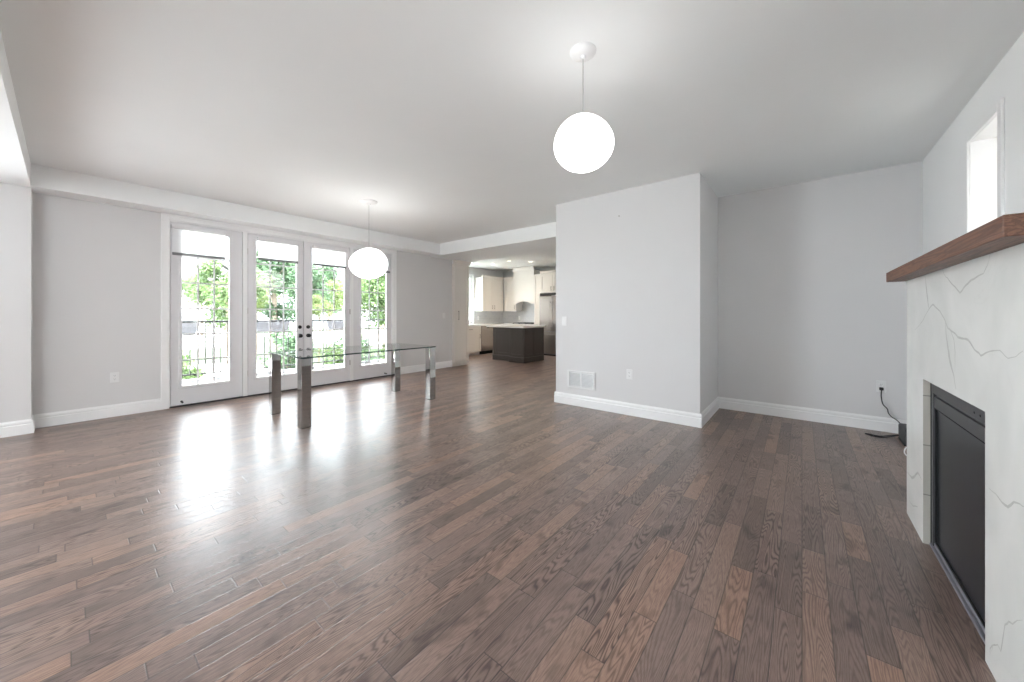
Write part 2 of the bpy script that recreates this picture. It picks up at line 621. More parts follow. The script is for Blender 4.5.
# thicker stretch beside the doors, with an opening for the added side window
b.box(XD - 0.22, -6.125, YB - 0.2, -3.95, 0, CEIL)
b.box(XD - 0.22, -6.125, -1.25, YP, 0, CEIL)
b.box(XD - 0.22, -6.125, -3.95, -1.25, 0, 0.5)
b.box(XD - 0.22, -6.125, -3.95, -1.25, 2.4, CEIL)
S('wall_left', 'long light grey wall holding the garden doors', 'wall', b, M['wall'])

b = MB()
b.box(XD, -6.045, YP, 5.04, LOW, CEIL)
S('trim_1', 'boxed white bulkhead along the ceiling above the garden doors', 'bulkhead', b, M['ceiling'])
b = MB()
b.box(-6.125, XR, YB, YP, LOW, CEIL)
S('trim_2', 'lowered ceiling strip at the far left edge of the room', 'bulkhead', b, M['ceiling'])
b = MB()
b.box(-6.9, XVL, 5.04, 6.15, LOW - 0.02, CEIL)
S('trim_3', 'wide white bulkhead over the opening into the kitchen', 'bulkhead', b, M['ceiling'])

b = MB()
b.box(XVL, XVR, YV, 9.85, 0, CEIL)
S('wall_center', 'pale grey wall with the vent between kitchen opening and alcove', 'wall', b, M['wall'])
b = MB()
b.box(XVR, XR + 0.2, YA, YA + 0.2, 0, CEIL)
S('wall_alcove', 'shaded grey back wall of the alcove beside the fireplace', 'wall', b, M['wall'])

# fireplace wall with the tall niche window
WN0, WN1, WNZ0, WNZ1 = 3.52, 4.03, 1.62, 2.43
b = MB()
T = 0.30
b.box(XR, XR + T, YB - 0.2, -3.9, 0, CEIL)
b.box(XR, XR + T, -1.9, WN0, 0, CEIL)
b.box(XR, XR + T, -3.9, -1.9, 0, 0.5)
b.box(XR, XR + T, -3.9, -1.9, 2.4, CEIL)
b.box(XR, XR + T, WN1, YA, 0, CEIL)
b.box(XR, XR + T, WN0, WN1, 0, WNZ0)
b.box(XR, XR + T, WN0, WN1, WNZ1, CEIL)
S('wall_right', 'wall behind the marble fireplace, paint lightened in place of light', 'wall', b, M['wall_lightened'])

# rear wall (behind the camera)
b = MB()
b.box(-6.125, XR, YB - 0.2, YB, 0, CEIL)
S('wall_back', 'plain rear wall behind the viewpoint', 'wall', b, M['wall_lightened'])

# kitchen shell
KX, KY = -8.2, 9.65
KW0, KW1, KWZ0, KWZ1 = 6.75, 8.17, 0.96, 2.45
b = MB()
b.box(KX - 0.2, KX, 6.2, KW0, 0, CEIL)
b.box(KX - 0.2, KX, KW1, KY + 0.2, 0, CEIL)
b.box(KX - 0.2, KX, KW0, KW1, 0, KWZ0)
b.box(KX - 0.2, KX, KW0, KW1, KWZ1, CEIL)
b.box(KX - 0.2, -6.9, 6.15, 6.2, 0, CEIL)
b.box(-7.0, -6.9, 5.5, 6.2, 0, CEIL)
S('wall_kitchen_left', 'kitchen wall with the bright window', 'wall', b, M['wall'])
b = MB()
b.box(KX, XVL, KY, KY + 0.2, 0, CEIL)
S('wall_kitchen_back', 'kitchen wall behind hood and fridge', 'wall', b, M['wall'])


# baseboards: stepped profile swept along each wall
def baseboard(name, label, p0, p1, n):
    """p0->p1 along the wall face, n: into the room"""
    p0, p1, n = Vector((*p0, 0)), Vector((*p1, 0)), Vector((*n, 0))
    prof = [(0, 0), (0.018, 0), (0.018, 0.096), (0.010, 0.100), (0.010, 0.106), (0.013, 0.112), (0.012, 0.128), (0.007, 0.136), (0.005, 0.145), (0, 0.145)]
    b = MB()
    b.prism([p0 + n * a + Vector((0, 0, h)) for a, h in prof], p1 - p0)
    S(name, label, 'baseboard', b, M['trim'])


baseboard('baseboard_left', 'white baseboard left of the garden doors', (XD, YP), (XD, 0.764), (1, 0))
baseboard('baseboard_corner', 'short white baseboard on the thicker wall at the far left', (-6.125, YB), (-6.125, YP), (1, 0))
baseboard('baseboard_return', 'tiny white baseboard return at the wall step', (-6.125 + 0.018, YP), (XD, YP), (0, 1))
baseboard('baseboard_doorside', 'white baseboard between garden doors and pantry', (XD, 4.171), (XD, 5.655), (1, 0))
baseboard('baseboard_center', 'white baseboard under the vent', (XVL - 0.017, YV), (XVR + 0.017, YV), (0, -1))
baseboard('baseboard_opening', 'white baseboard on the wall end at the kitchen opening', (XVL, YV), (XVL, 9.0), (-1, 0))
baseboard('baseboard_side', 'white baseboard on the side wall of the alcove', (XVR, YV), (XVR, YA), (1, 0))
baseboard('baseboard_alcove', 'white baseboard along the back of the alcove', (XVR, YA), (XR, YA), (0, -1))
baseboard('baseboard_right', 'white baseboard on the wall behind the fireplace', (XR, 3.23), (XR, YA), (-1, 0))

# ---------------------------------------------------------------- garden doors
XI = -6.375     # inside face of the door leaves
b = MB()
# casing: two stepped boards each side and across the head
for y0, y1 in ((0.764, 0.842), (4.093, 4.171)):
    b.box(XD, XD + 0.018, y0, y1, 0, LOW, 0.002)
    o0, o1 = (y0, y0 + 0.026) if y0 < 2 else (y1 - 0.026, y1)
    b.box(XD + 0.018, XD + 0.026, o0, o1, 0, LOW, 0.002)
b.box(XD, XD + 0.018, 0.842, 4.093, DOZ, LOW, 0.002)
b.box(XD + 0.018, XD + 0.026, 0.764, 4.171, LOW - 0.026, LOW, 0.002)
# jamb posts and head inside the opening
b.box(XD - 0.15, XD, 0.842, 0.852, 0, DOZ)
b.box(XD - 0.15, XD, 4.083, 4.093, 0, DOZ)
b.box(XD - 0.15, XD - 0.004, 1.628, 1.686, 0, DOZ)
b.box(XD - 0.15, XD - 0.004, 3.236, 3.292, 0, DOZ)
b.box(XD - 0.15, XD, 0.852, 4.083, DOZ - 0.012, DOZ)
S('trim_4', 'white casing and posts framing the four garden doors', 'door casing', b, M['trim'])
b = MB()
b.box(XD - 0.2, XD + 0.012, 0.842, 4.093, 0.0, 0.016, 0.004)
S('trim_5', 'dark threshold strip under the garden doors', 'threshold', b, M['black_iron'])

b = MB()  # dark strips behind the leaf gaps, standing in for the shadowed rebates
for yy in (0.8525, 1.627, 1.6875, 2.4555, 3.235, 3.293, 4.0825):
    b.box(XI - 0.062, XI - 0.046, yy - 0.014, yy + 0.014, 0.016, DOZ - 0.012)
b.box(XI - 0.062, XI - 0.046, 0.853, 4.082, DOZ - 0.030, DOZ - 0.012)
S('trim_8', 'dark weather stripping standing in for shade in the gaps round the garden doors', 'weather strip', b, M['black_iron'])

GZ0, GZ1 = 0.26, 2.32


def garden_door(num, label, y0, y1, g0, g1):
    root = struct_root('door_%d' % num, (XI, (y0 + y1) / 2, 0.018))
    tag(root, label, 'door')
    z0, z1 = 0.018, DOZ - 0.014
    b = MB()
    b.box(XI - 0.045, XI, y0, g0, z0, z1)
    b.box(XI - 0.045, XI, g1, y1, z0, z1)
    b.box(XI - 0.045, XI, g0, g1, z0, GZ0)
    b.box(XI - 0.045, XI, g0, g1, GZ1, z1)
    b.build('door_leaf', M['door'], root)
    b = MB()
    m = 0.028
    for (a0, a1, c0, c1) in ((g0 - m, g0 + 0.006, GZ0 - m, GZ1 + m), (g1 - 0.006, g1 + m, GZ0 - m, GZ1 + m), (g0, g1, GZ0 - m, GZ0 + 0.006), (g0, g1, GZ1 - 0.006, GZ1 + m)):
        b.box(XI, XI + 0.011, a0, a1, c0, c1, 0.004)
    b.build('glazing_frame', M['door'], root)
    b = MB()
    b.box(XI - 0.026, XI - 0.020, g0 - 0.004, g1 + 0.004, GZ0 - 0.004, GZ1 + 0.004)
    b.build('glass_pane', M['pane'], root)
    b = MB()
    for k in (1, 2):
        yc = g0 + (g1 - g0) * k / 3
        b.box(XI - 0.019, XI - 0.011, yc - 0.010, yc + 0.010, GZ0, GZ1, 0.002)
    for k in range(1, 6):
        zc = GZ0 + (GZ1 - GZ0) * k / 6
        b.box(XI - 0.0185, XI - 0.0115, g0, g1, zc - 0.010, zc + 0.010, 0.002)
    b.build('muntin_grid', M['door'], root)
    return root


d1 = garden_door(1, 'fixed glazed door panel nearest the left corner', 0.857, 1.622, 0.961, 1.476)
d2 = garden_door(2, 'left leaf of the french doors with black knob', 1.694, 2.4510, 1.795, 2.356)
d3 = garden_door(3, 'right leaf of the french doors with black knob', 2.4600, 3.228, 2.586, 3.143)
d4 = garden_door(4, 'fixed glazed door panel nearest the kitchen', 3.299, 4.079, 3.445, 3.974)

for d, y in ((d2, 2.398), (d3, 2.527)):
    b = MB()
    b.lathe((XI, y, 0.866), [(0.031, 0), (0.031, 0.008), (0.012, 0.012), (0.012, 0.032), (0.026, 0.040), (0.030, 0.052), (0.024, 0.064), (0.0, 0.067)], 'X', 20)
    b.build('door_knob', M['bronze'], d, True)
    b = MB()
    b.lathe((XI, y, 1.007), [(0.029, 0), (0.029, 0.010), (0.024, 0.014), (0, 0.014)], 'X', 20)
    b.box(XI + 0.012, XI + 0.030, y - 0.005, y + 0.005, 0.990, 1.024, 0.002)
    b.build('deadbolt', M['bronze'], d, True)
    b = MB()
    b.box(XI, XI + 0.007, y - 0.022, y + 0.022, 0.646, 0.660, 0.003)
    b.build('latch_plate', M['grey_metal'], d)
b = MB()
for z in (0.30, 1.22, 2.10):
    b.tube([(XI + 0.006, 1.687, z), (XI + 0.006, 1.687, z + 0.09)], 0.007, 8)
b.build('hinge', M['handle'], d2, True)
b = MB()
for z in (0.30, 1.22, 2.10):
    b.tube([(XI + 0.006, 3.235, z), (XI + 0.006, 3.235, z + 0.09)], 0.007, 8)
b.build('hinge', M['handle'], d3, True)
for d, y in ((d1, 0.965), (d4, 3.935)):
    b = MB()
    b.tube([(XI, y, 0.062), (XI + 0.012, y, 0.062), (XI + 0.045, y, 0.058)], [0.014, 0.007, 0.007], 10)
    b.lathe((XI + 0.045, y, 0.058), [(0.010, 0), (0.012, 0.006), (0.010, 0.014), (0, 0.015)], 'X', 12)
    b.build('door_stop', M['black_plastic'], d, True)


# roller blinds at the head of each pane
def blind(label, y0, y1, zb, x):
    root = thing('roller_blind', label, 'blind', (x, (y0 + y1) / 2, 2.34), 'roller blinds on the garden doors')
    b = MB()
    b.box(x - 0.022, x + 0.026, y0 - 0.012, y1 + 0.012, 2.325, 2.375, 0.006, 2)
    b.build('headrail', M['door'], root)
    b = MB()
    n = 10
    for i in range(n):      # hanging cloth with a slight sway
        a0, a1 = y0 + (y1 - y0) * i / n, y0 + (y1 - y0) * (i + 1) / n
        s0, s1 = 0.0025 * math.sin(i * 1.3), 0.0025 * math.sin((i + 1) * 1.3)
        b.prism([(x + s0, a0, zb), (x + s1, a1, zb), (x + s1 + 0.0012, a1, zb), (x + s0 + 0.0012, a0, zb)], (0, 0, 2.33 - zb))
    b.build('blind_fabric', M['blind'], root)
    b = MB()
    b.box(x - 0.006, x + 0.008, y0, y1, zb - 0.036, zb, 0.004, 2)
    b.build('bottom_bar', M['bar'], root)


blind('white roller blind on the fixed door panel nearest the left corner', 0.868, 1.418, 2.018, XI + 0.042)
blind('white roller blind on the left leaf of the french doors', 1.815, 2.362, 2.068, XI + 0.028)
blind('white roller blind on the right leaf of the french doors', 2.598, 3.148, 2.068, XI + 0.028)
blind('white roller blind partly behind the far globe lamp by the kitchen', 3.47, 4.03, 2.068, XI + 0.028)

# ---------------------------------------------------------------- niche window over the fireplace
wr = struct_root('window_1', (XR, (WN0 + WN1) / 2, WNZ0))
tag(wr, 'narrow tall window high above the fireplace mantel', 'window')
b = MB()
cw = 0.055
for (a0, a1, c0, c1) in ((WN0 - cw, WN0, WNZ0 - cw, WNZ1 + cw), (WN1, WN1 + cw, WNZ0 - cw, WNZ1 + cw), (WN0, WN1, WNZ0 - cw, WNZ0), (WN0, WN1, WNZ1, WNZ1 + cw)):
    b.box(XR - 0.016, XR, a0, a1, c0, c1, 0.004)
b.build('window_casing', M['trim'], wr)
b = MB()
fx0, fx1 = XR + 0.17, XR + 0.21
for (a0, a1, c0, c1) in ((WN0, WN0 + 0.04, WNZ0, WNZ1), (WN1 - 0.04, WN1, WNZ0, WNZ1), (WN0 + 0.04, WN1 - 0.04, WNZ0, WNZ0 + 0.04), (WN0 + 0.04, WN1 - 0.04, WNZ1 - 0.04, WNZ1)):
    b.box(fx0, fx1, a0, a1, c0, c1, 0.004)
b.build('window_frame', M['trim'], wr)
b = MB()
b.box(fx0 + 0.016, fx0 + 0.022, WN0 + 0.036, WN1 - 0.036, WNZ0 + 0.036, WNZ1 - 0.036)
b.build('glass_pane', M['pane'], wr)

# side windows added out of view to light the room
r = struct_root('added_window_3', (-6.125, -2.6, 0.5))
tag(r, 'added unseen side window for light, behind the viewpoint on the garden side', 'window')
b = MB()
for (c0, c1, e0, e1) in ((-3.95, -3.90, 0.5, 2.4), (-1.30, -1.25, 0.5, 2.4), (-3.95, -1.25, 0.5, 0.55), (-3.95, -1.25, 2.35, 2.4), (-2.62, -2.58, 0.5, 2.4)):
    b.box(-6.45, -6.40, c0, c1, e0, e1)
b.build('window_frame', M['trim'], r)
b = MB()
b.box(-6.43, -6.424, -3.90, -1.30, 0.55, 2.35)
b.build('glass_pane', M['pane'], r)

r = struct_root('added_window_4', (XR, -2.9, 0.5))
tag(r, 'added unseen side window for light, behind the viewpoint on the fireplace side', 'window')
b = MB()
for (c0, c1, e0, e1) in ((-3.9, -3.85, 0.5, 2.4), (-1.95, -1.9, 0.5, 2.4), (-3.9, -1.9, 0.5, 0.55), (-3.9, -1.9, 2.35, 2.4), (-2.92, -2.88, 0.5, 2.4)):
    b.box(XR + 0.10, XR + 0.15, c0, c1, e0, e1)
b.build('window_frame', M['trim'], r)
b = MB()
b.box(XR + 0.12, XR + 0.126, -3.85, -1.95, 0.55, 2.35)
b.build('glass_pane', M['pane'], r)

# ---------------------------------------------------------------- fireplace
FX = 0.497                      # marble face
FY0, FY1 = 1.63, 3.218
OY0, OY1, OZ = 2.011, 2.842, 0.867
FZ = 1.412
fp = thing('fireplace', 'white veined marble fireplace with dark firebox and wood mantel', 'fireplace', (XR, (FY0 + FY1) / 2, 0))
b = MB()
t = 0.022
b.box(FX, FX + t, FY0, OY0, 0, FZ)
b.box(FX, FX + t, OY1, FY1, 0, FZ)
b.box(FX, FX + t, OY0, OY1, OZ, FZ)
b.box(FX + t, XR - 0.002, FY0, FY0 + t, 0, FZ)
b.box(FX + t, XR - 0.002, FY1 - t, FY1, 0, FZ)
b.box(FX + t, XR - 0.002, FY0 + t, FY1 - t, FZ - t, FZ)
# veins inlaid flush in the face
b.mi = 1
TH = math.atan2(290, 360)


def on_face(px, py):
    a = (px - 512) / 360.0
    dx, dy, dz = -math.sin(TH) + a * math.cos(TH), math.cos(TH) + a * math.sin(TH), (315 - py) / 360.0
    k = FX / dx
    return dy * k, CAM_H + dz * k


def vein(pts, wd):
    P = [Vector(on_face(*p)) for p in pts]
    Q = []
    for i in range(len(P) - 1):        # subdivide and roughen
        d = P[i + 1] - P[i]
        n = max(2, int(d.length / 0.02))
        for k in range(n):
            q = P[i] + d * (k / n)
            s = 0.006 * mnoise.noise(Vector((q.x * 22, q.y * 22, 3.1)))
            Q.append(q + Vector((-d.y, d.x)).normalized() * s)
    Q.append(P[-1])
    L, R = [], []
    for i, q in enumerate(Q):
        d = (Q[min(i + 1, len(Q) - 1)] - Q[max(i - 1, 0)]).normalized()
        f = min(1.0, 3.0 * i / len(Q), 3.0 * (len(Q) - 1 - i) / len(Q))
        ww = 1.4 * wd * (0.25 + 0.75 * f) * (0.75 + 0.5 * abs(mnoise.noise(Vector((q.x * 9, q.y * 9, 7)))))
        nn = Vector((-d.y, d.x)) * ww * 0.5
        L.append(q + nn); R.append(q - nn)
    for i in range(len(Q) - 1):
        b.poly([(FX - 0.0003, v.x, v.y) for v in (L[i], L[i + 1], R[i + 1], R[i])])


vein([(925.5, 277), (927, 295), (929.3, 310)], 0.016)
vein([(915, 330), (922, 322), (929, 309), (933, 304.5), (940, 311), (945, 320), (948, 328), (955, 334), (958, 337), (968, 340), (975, 349), (981, 356), (990, 351), (1000, 351), (1008, 358), (1016, 357), (1023, 351)], 0.007)
vein([(945.5, 322), (946.5, 338), (950, 360), (954, 376), (956, 389)], 0.016)
vein([(949.5, 328), (954, 340), (955, 352), (955, 372)], 0.006)
vein([(942, 268), (946, 277), (955, 287), (960, 292), (968, 283), (976, 277), (984, 274), (989, 260), (991.5, 249)], 0.007)
vein([(907.5, 472), (912, 478), (915, 476), (918, 472.5), (922, 480)], 0.012)
vein([(909, 500), (913, 506), (918, 507)], 0.007)
vein([(989, 488), (996, 493), (1002, 502), (1008, 507), (1014, 502), (1020, 503), (1024, 507)], 0.006)
vein([(992, 652), (993, 646), (998, 645), (1001, 652), (1003, 640), (1005, 624), (1009, 621), (1013, 625), (1017, 619), (1023, 620)], 0.005)
vein([(990, 655), (990, 648), (995, 644)], 0.004)
b.build('marble_surround', [M['marble'], M['vein']], fp)

b = MB()
b.box(FX + 0.0005, FX + 0.026, OY1 - 0.004, OY1 - 0.0002, 0.0, OZ - 0.0005)
b.build('reveal_tile', M['marble_edge'], fp)
b = MB()
MX, MY0, MY1, MZ0, MZ1 = 0.418, 1.572, 3.285, 1.413, 1.472
b.box(MX, XR - 0.002, MY0, MY1, MZ0, MZ1, 0.002)
mant = b.build('mantel_shelf', M['mantel'], fp)

fb = MB()
x0 = FX + t
fb.box(x0 + 0.30, x0 + 0.32, OY0 - 0.03, OY1 + 0.03, 0.0, OZ + 0.03)
fb.box(x0 + 0.06, x0 + 0.30, OY0 - 0.03, OY0 - 0.015, 0.0, OZ + 0.03)
fb.box(x0 + 0.06, x0 + 0.30, OY1 + 0.015, OY1 + 0.03, 0.0, OZ + 0.03)
fb.box(x0 + 0.06, x0 + 0.30, OY0 - 0.015, OY1 + 0.015, OZ, OZ + 0.03)
fb.box(x0 + 0.002, x0 + 0.06, OY1 + 0.004, OY1 + 0.02, 0.0, OZ + 0.02)
fb.box(x0 + 0.002, x0 + 0.06, OY0 - 0.02, OY0 - 0.004, 0.0, OZ + 0.02)
fb.build('firebox', M['cavity'], fp)
ix = FX + 0.028
b = MB()
b.box(ix, ix + 0.03, OY1 - 0.040, OY1 - 0.008, 0.012, 0.862, 0.002)
b.box(ix, ix + 0.03, OY0 + 0.008, OY0 + 0.040, 0.012, 0.862, 0.002)
b.box(ix + 0.004, ix + 0.03, OY0 + 0.04, OY1 - 0.04, 0.728, 0.785, 0.002)
b.box(ix + 0.012, ix + 0.03, OY0 + 0.04, OY1 - 0.04, 0.785, 0.800, 0.001)
b.box(ix + 0.000, ix + 0.03, OY0 + 0.04, OY1 - 0.04, 0.800, 0.850, 0.003)
b.box(ix + 0.016, ix + 0.03, OY0 + 0.04, OY1 - 0.04, 0.850, 0.862, 0.001)
for yy in (OY0 + 0.16, OY0 + 0.22):
    b.lathe((ix + 0.001, yy, 0.822), [(0.0, -0.004), (0.005, -0.003), (0.005, 0.0)], 'X', 10)
b.build('insert_frame', M['black_metal'], fp)
b = MB()
b.box(ix - 0.006, ix + 0.012, OY0 + 0.004, OY1 - 0.006, 0.001, 0.016, 0.002)
b.box(ix + 0.004, ix + 0.026, OY0 + 0.008, OY1 - 0.008, 0.016, 0.034, 0.002)
b.build('bottom_trim', M['grey_metal'], fp)
b = MB()
b.box(ix + 0.014, ix + 0.020, OY0 + 0.036, OY1 - 0.036, 0.030, 0.732)
b.build('fire_glass', M['dark_glass'], fp)
b = MB()   # thin inner bead round the glass
for (a0, a1, c0, c1) in ((OY0 + 0.04, OY0 + 0.046, 0.034, 0.728), (OY1 - 0.046, OY1 - 0.04, 0.034, 0.728), (OY0 + 0.04, OY1 - 0.04, 0.034, 0.040), (OY0 + 0.04, OY1 - 0.04, 0.722, 0.728)):
    b.box(ix + 0.006, ix + 0.014, a0, a1, c0, c1)
b.build('glass_gasket', M['cavity'], fp)

# ---------------------------------------------------------------- glass table
TX0, TX1, TY0, TY1, TZ = -5.07, -4.10, 1.555, 3.345, 0.757
tb = thing('dining_table', 'glass dining table with chrome block legs by garden doors', 'table', (-4.58, 2.45, 0))
tp = MB()
g = 0.016
tp.box(TX0, TX1, TY0, TY1, TZ - g, TZ)
tp.bm.faces.ensure_lookup_table()
for f in tp.bm.faces:
    f.material_index = 0 if f.normal.z > 0.5 else 2 if (f.normal.z < -0.5 or f.normal.x < -0.5 or f.normal.y > 0.5) else 1  # refraction put into the colour: near edges dark, far edges clear
tp.build('glass_top', [M['tglass'], M['tedge'], M['tinner']], tb)
lw = 0.100
for lx in (TX0 + 0.004, TX1 - lw - 0.004):
    for ly in (TY0 + 0.004, TY1 - lw - 0.004):
        b = MB()
        b.box(lx, lx + lw, ly, ly + lw, 0.004, TZ - g - 0.002, 0.0025, 2)
        lo = b.build('leg', M['chrome'], tb)
        b = MB()
        b.box(lx + 0.004, lx + lw - 0.004, ly + 0.004, ly + lw - 0.004, 0.0, 0.004)
        b.build('felt_pad', M['black_plastic'], lo)
        b = MB()
        b.box(lx + 0.02, lx + lw - 0.02, ly + 0.02, ly + lw - 0.02, TZ - g - 0.002, TZ - g)
        b.build('top_pad', M['black_plastic'], lo)


# ---------------------------------------------------------------- pebble globe pendants
def pendant(label, x, y, cr, zc, ra, rb, rc, tilt, az, glass='globe'):
    root = thing('pendant_lamp', label, 'lamp', (x, y, CEIL), 'globe pendant lamps')
    b = MB()
    b.lathe((x, y, CEIL), [(cr, 0.0), (cr, -0.006), (cr * 0.93, -0.014), (cr * 0.62, -0.026), (cr * 0.25, -0.032), (cr * 0.16, -0.045), (0, -0.046)], 'Z', 36)
    b.build('ceiling_canopy', M['white_plastic'], root, True)
    b = MB()
    b.tube([(x, y, CEIL - 0.04), (x, y, zc + rc * 0.9)], 0.0028, 8)
    b.build('cord', M['cord'], root, True)
    # pebble: squashed, one shoulder fuller than the other
    b = MB()
    bmesh.ops.create_uvsphere(b.bm, u_segments=56, v_segments=36, radius=1.0)
    R = Matrix.Rotation(az, 3, 'Z') @ Matrix.Rotation(tilt, 3, 'Y')
    for v in b.bm.verts:
        p = v.co.copy()
        k = 1.0 + 0.06 * p.x * p.z + 0.03 * p.x
        p = Vector((p.x * ra * k, p.y * rb * k, p.z * rc * (1 - 0.05 * p.x)))
        v.co = R @ p + Vector((x, y, zc))
    gl = b.build('glass_globe', M[glass], root, True)
    b = MB()
    b.lathe((x, y, zc + rc * 0.93), [(0.0, 0.03), (0.012, 0.028), (0.016, 0.0), (0.0, -0.002)], 'Z', 16)
    b.build('globe_cap', M['white_plastic'], root, True)


pendant('smaller white globe pendant hanging nearest, in the middle of the room', -0.988, 1.882, 0.076, 2.193, 0.172, 0.165, 0.155, math.radians(10), math.radians(60))
pendant('bigger white globe pendant hanging above the glass table', -4.534, 2.563, 0.108, 1.893, 0.250, 0.236, 0.203, math.radians(12), math.radians(205), 'globe_big')


# ---------------------------------------------------------------- outlets, switches, vent
def outlet(label, T):
    root = thing('wall_outlet', label, 'outlet', T.to_translation(), 'white wall outlets')
    b = MB(T)
    b.box(-0.037, 0.037, 0, 0.006, -0.06, 0.06, 0.003, 2)
    b.build('cover_plate', M['white_plastic'], root)
    for s in (-1, 1):
        b = MB(T)
        b.box(-0.017, 0.017, 0.006, 0.008, s * 0.021 - 0.014, s * 0.021 + 0.014, 0.004, 2)
        rc = b.build('receptacle', M['white_plastic'], root)
        b = MB(T)
        for u in (-0.006, 0.006):
            b.box(u - 0.001, u + 0.001, 0.008, 0.0083, s * 0.021 - 0.004, s * 0.021 + 0.006)
        b.lathe((0, 0.008, s * 0.021 - 0.009), [(0.0022, 0), (0.0022, 0.0003)], 'Y', 8)
        b.build('socket_slot', M['slot'], rc)


def light_switch(label, T):
    root = thing('light_switch', label, 'switch', T.to_translation(), 'white light switches')
    b = MB(T)
    b.box(-0.037, 0.037, 0, 0.006, -0.06, 0.06, 0.003, 2)
    b.build('cover_plate', M['white_plastic'], root)
    b = MB(T)
    b.prism([(-0.017, 0.006, -0.033), (-0.017, 0.011, -0.033), (-0.017, 0.0075, 0.033), (-0.017, 0.006, 0.033)], (0.034, 0, 0))
    b.build('rocker', M['white_plastic'], root)


outlet('white outlet on the wall left of the garden doors', frame_T((XD, 0.368, 0.465), (0, 1, 0), (1, 0, 0)))
outlet('white outlet on the wall right of the vent', frame_T((-1.618, YV, 0.49), (1, 0, 0), (0, -1, 0)))
outlet('white outlet in the alcove with the black plug', frame_T((0.640, YA, 0.462), (1, 0, 0), (0, -1, 0)))
light_switch('white light switch above the vent near the kitchen opening', frame_T((-2.52, YV, 1.12), (1, 0, 0), (0, -1, 0)))
light_switch('white light switch on the wall between garden doors and pantry', frame_T((XD, 5.414, 1.19), (0, 1, 0), (1, 0, 0)))

vg = thing('vent_grille', 'white return air vent low on the wall beside the kitchen opening', 'vent', (-2.262, YV, 0.35))
VT = frame_T((-2.262, YV, 0.35), (1, 0, 0), (0, -1, 0))
b = MB(VT)
for (a0, a1, c0, c1) in ((-0.2, -0.172, -0.115, 0.115), (0.172, 0.2, -0.115, 0.115), (-0.172, 0.172, -0.115, -0.088), (-0.172, 0.172, 0.088, 0.115), (-0.012, 0.012, -0.088, 0.088)):
    b.box(a0, a1, 0, 0.016, c0, c1, 0.003)
b.build('vent_frame', M['white_plastic'], vg)
b = MB(VT)
b.box(-0.172, 0.172, 0.0, 0.002, -0.088, 0.088)
b.build('vent_backing', M['cord'], vg)
b = MB(VT)
for s0, s1 in ((-0.171, -0.013), (0.013, 0.171)):
    for i in range(11):
        z = -0.08 + i * 0.016
        b.prism([(s0, 0.003, z + 0.006), (s0, 0.012, z - 0.005), (s0, 0.0135, z - 0.005), (s0, 0.0045, z + 0.006)], (s1 - s0, 0, 0))
b.build('louvers', M['white_plastic'], vg)
b = MB()
b.lathe((-1.747, YV, 2.418), [(0.007, 0), (0.007, -0.002), (0.002, -0.004), (0.002, -0.012), (0.004, -0.013), (0, -0.014)], 'Y', 10)
tag(b.build('wall_nail', M['handle'], None, True), 'tiny picture nail high on the pale wall above the vent', 'nail')


def smooth_path(pts, n=8):
    P = [Vector(p) for p in pts]
    out = []
    for i in range(len(P) - 1):
        p0, p1, p2, p3 = P[max(i - 1, 0)], P[i], P[i + 1], P[min(i + 2, len(P) - 1)]
        for k in range(n):
            u = k / n
            out.append(0.5 * ((2 * p1) + (-p0 + p2) * u + (2 * p0 - 5 * p1 + 4 * p2 - p3) * u * u + (-p0 + 3 * p1 - 3 * p2 + p3) * u ** 3))
    out.append(P[-1])
    return out


# modem box on the alcove floor behind the fireplace
md = thing('router', 'black router box on the alcove floor behind the fireplace', 'router', (0.77, 4.97, 0))
b = MB()
b.prism([(0.737, 4.815, 0.010), (0.737, 5.135, 0.010), (0.737, 5.142, 0.120), (0.737, 5.130, 0.143), (0.737, 5.10, 0.152), (0.737, 4.85, 0.152), (0.737, 4.82, 0.143), (0.737, 4.808, 0.120)], (0.062, 0, 0))
bmesh.ops.bevel(b.bm, geom=b.bm.edges[:], offset=0.006, segments=2, affect='EDGES')
b.build('housing', M['black_plastic'], md)
b = MB()
b.box(0.730, 0.806, 4.84, 5.11, 0.0, 0.010, 0.003)
b.build('base', M['black_plastic'], md)
pc = thing('power_cord', 'black power cord hanging from the alcove outlet', 'cord', (0.640, YA - 0.012, 0.43))
b = MB()
b.box(0.624, 0.656, YA - 0.034, YA - 0.009, 0.425, 0.455, 0.006, 2)
b.build('plug', M['black_plastic'], pc)
b = MB()
b.tube(smooth_path([(0.640, YA - 0.03, 0.428), (0.638, YA - 0.028, 0.36), (0.650, YA - 0.026, 0.285), (0.682, YA - 0.024, 0.24), (0.690, YA - 0.024, 0.20), (0.712, YA - 0.030, 0.165), (0.745, YA - 0.09, 0.145), (0.765, YA - 0.17, 0.11)]), 0.0045, 8)
b.build('cable', M['black_plastic'], pc, True)
b = MB()
b.tube(smooth_path([(0.735, 5.10, 0.03), (0.66, 5.07, 0.008), (0.60, 5.02, 0.005), (0.54, 5.03, 0.005), (0.50, 5.075, 0.005), (0.52, 5.085, 0.005), (0.60, 5.06, 0.005), (0.67, 5.115, 0.012), (0.735, 5.122, 0.03)]), 0.005, 8)
tag(b.build('floor_cable', M['black_plastic'], None, True), 'black cable loop lying on the alcove floor beside the router', 'cable')
b = MB()
b.tube(smooth_path([(0.78, 4.40, 0.005), (0.715, 4.42, 0.010), (0.682, 4.44, 0.025), (0.677, 4.47, 0.050), (0.700, 4.52, 0.072), (0.76, 4.58, 0.07), (0.83, 4.72, 0.03), (0.85, 4.95, 0.012)]), 0.0045, 8)
tag(b.build('white_cable', M['white_plastic'], None, True), 'white cable loop peeking out behind the marble fireplace', 'cable')


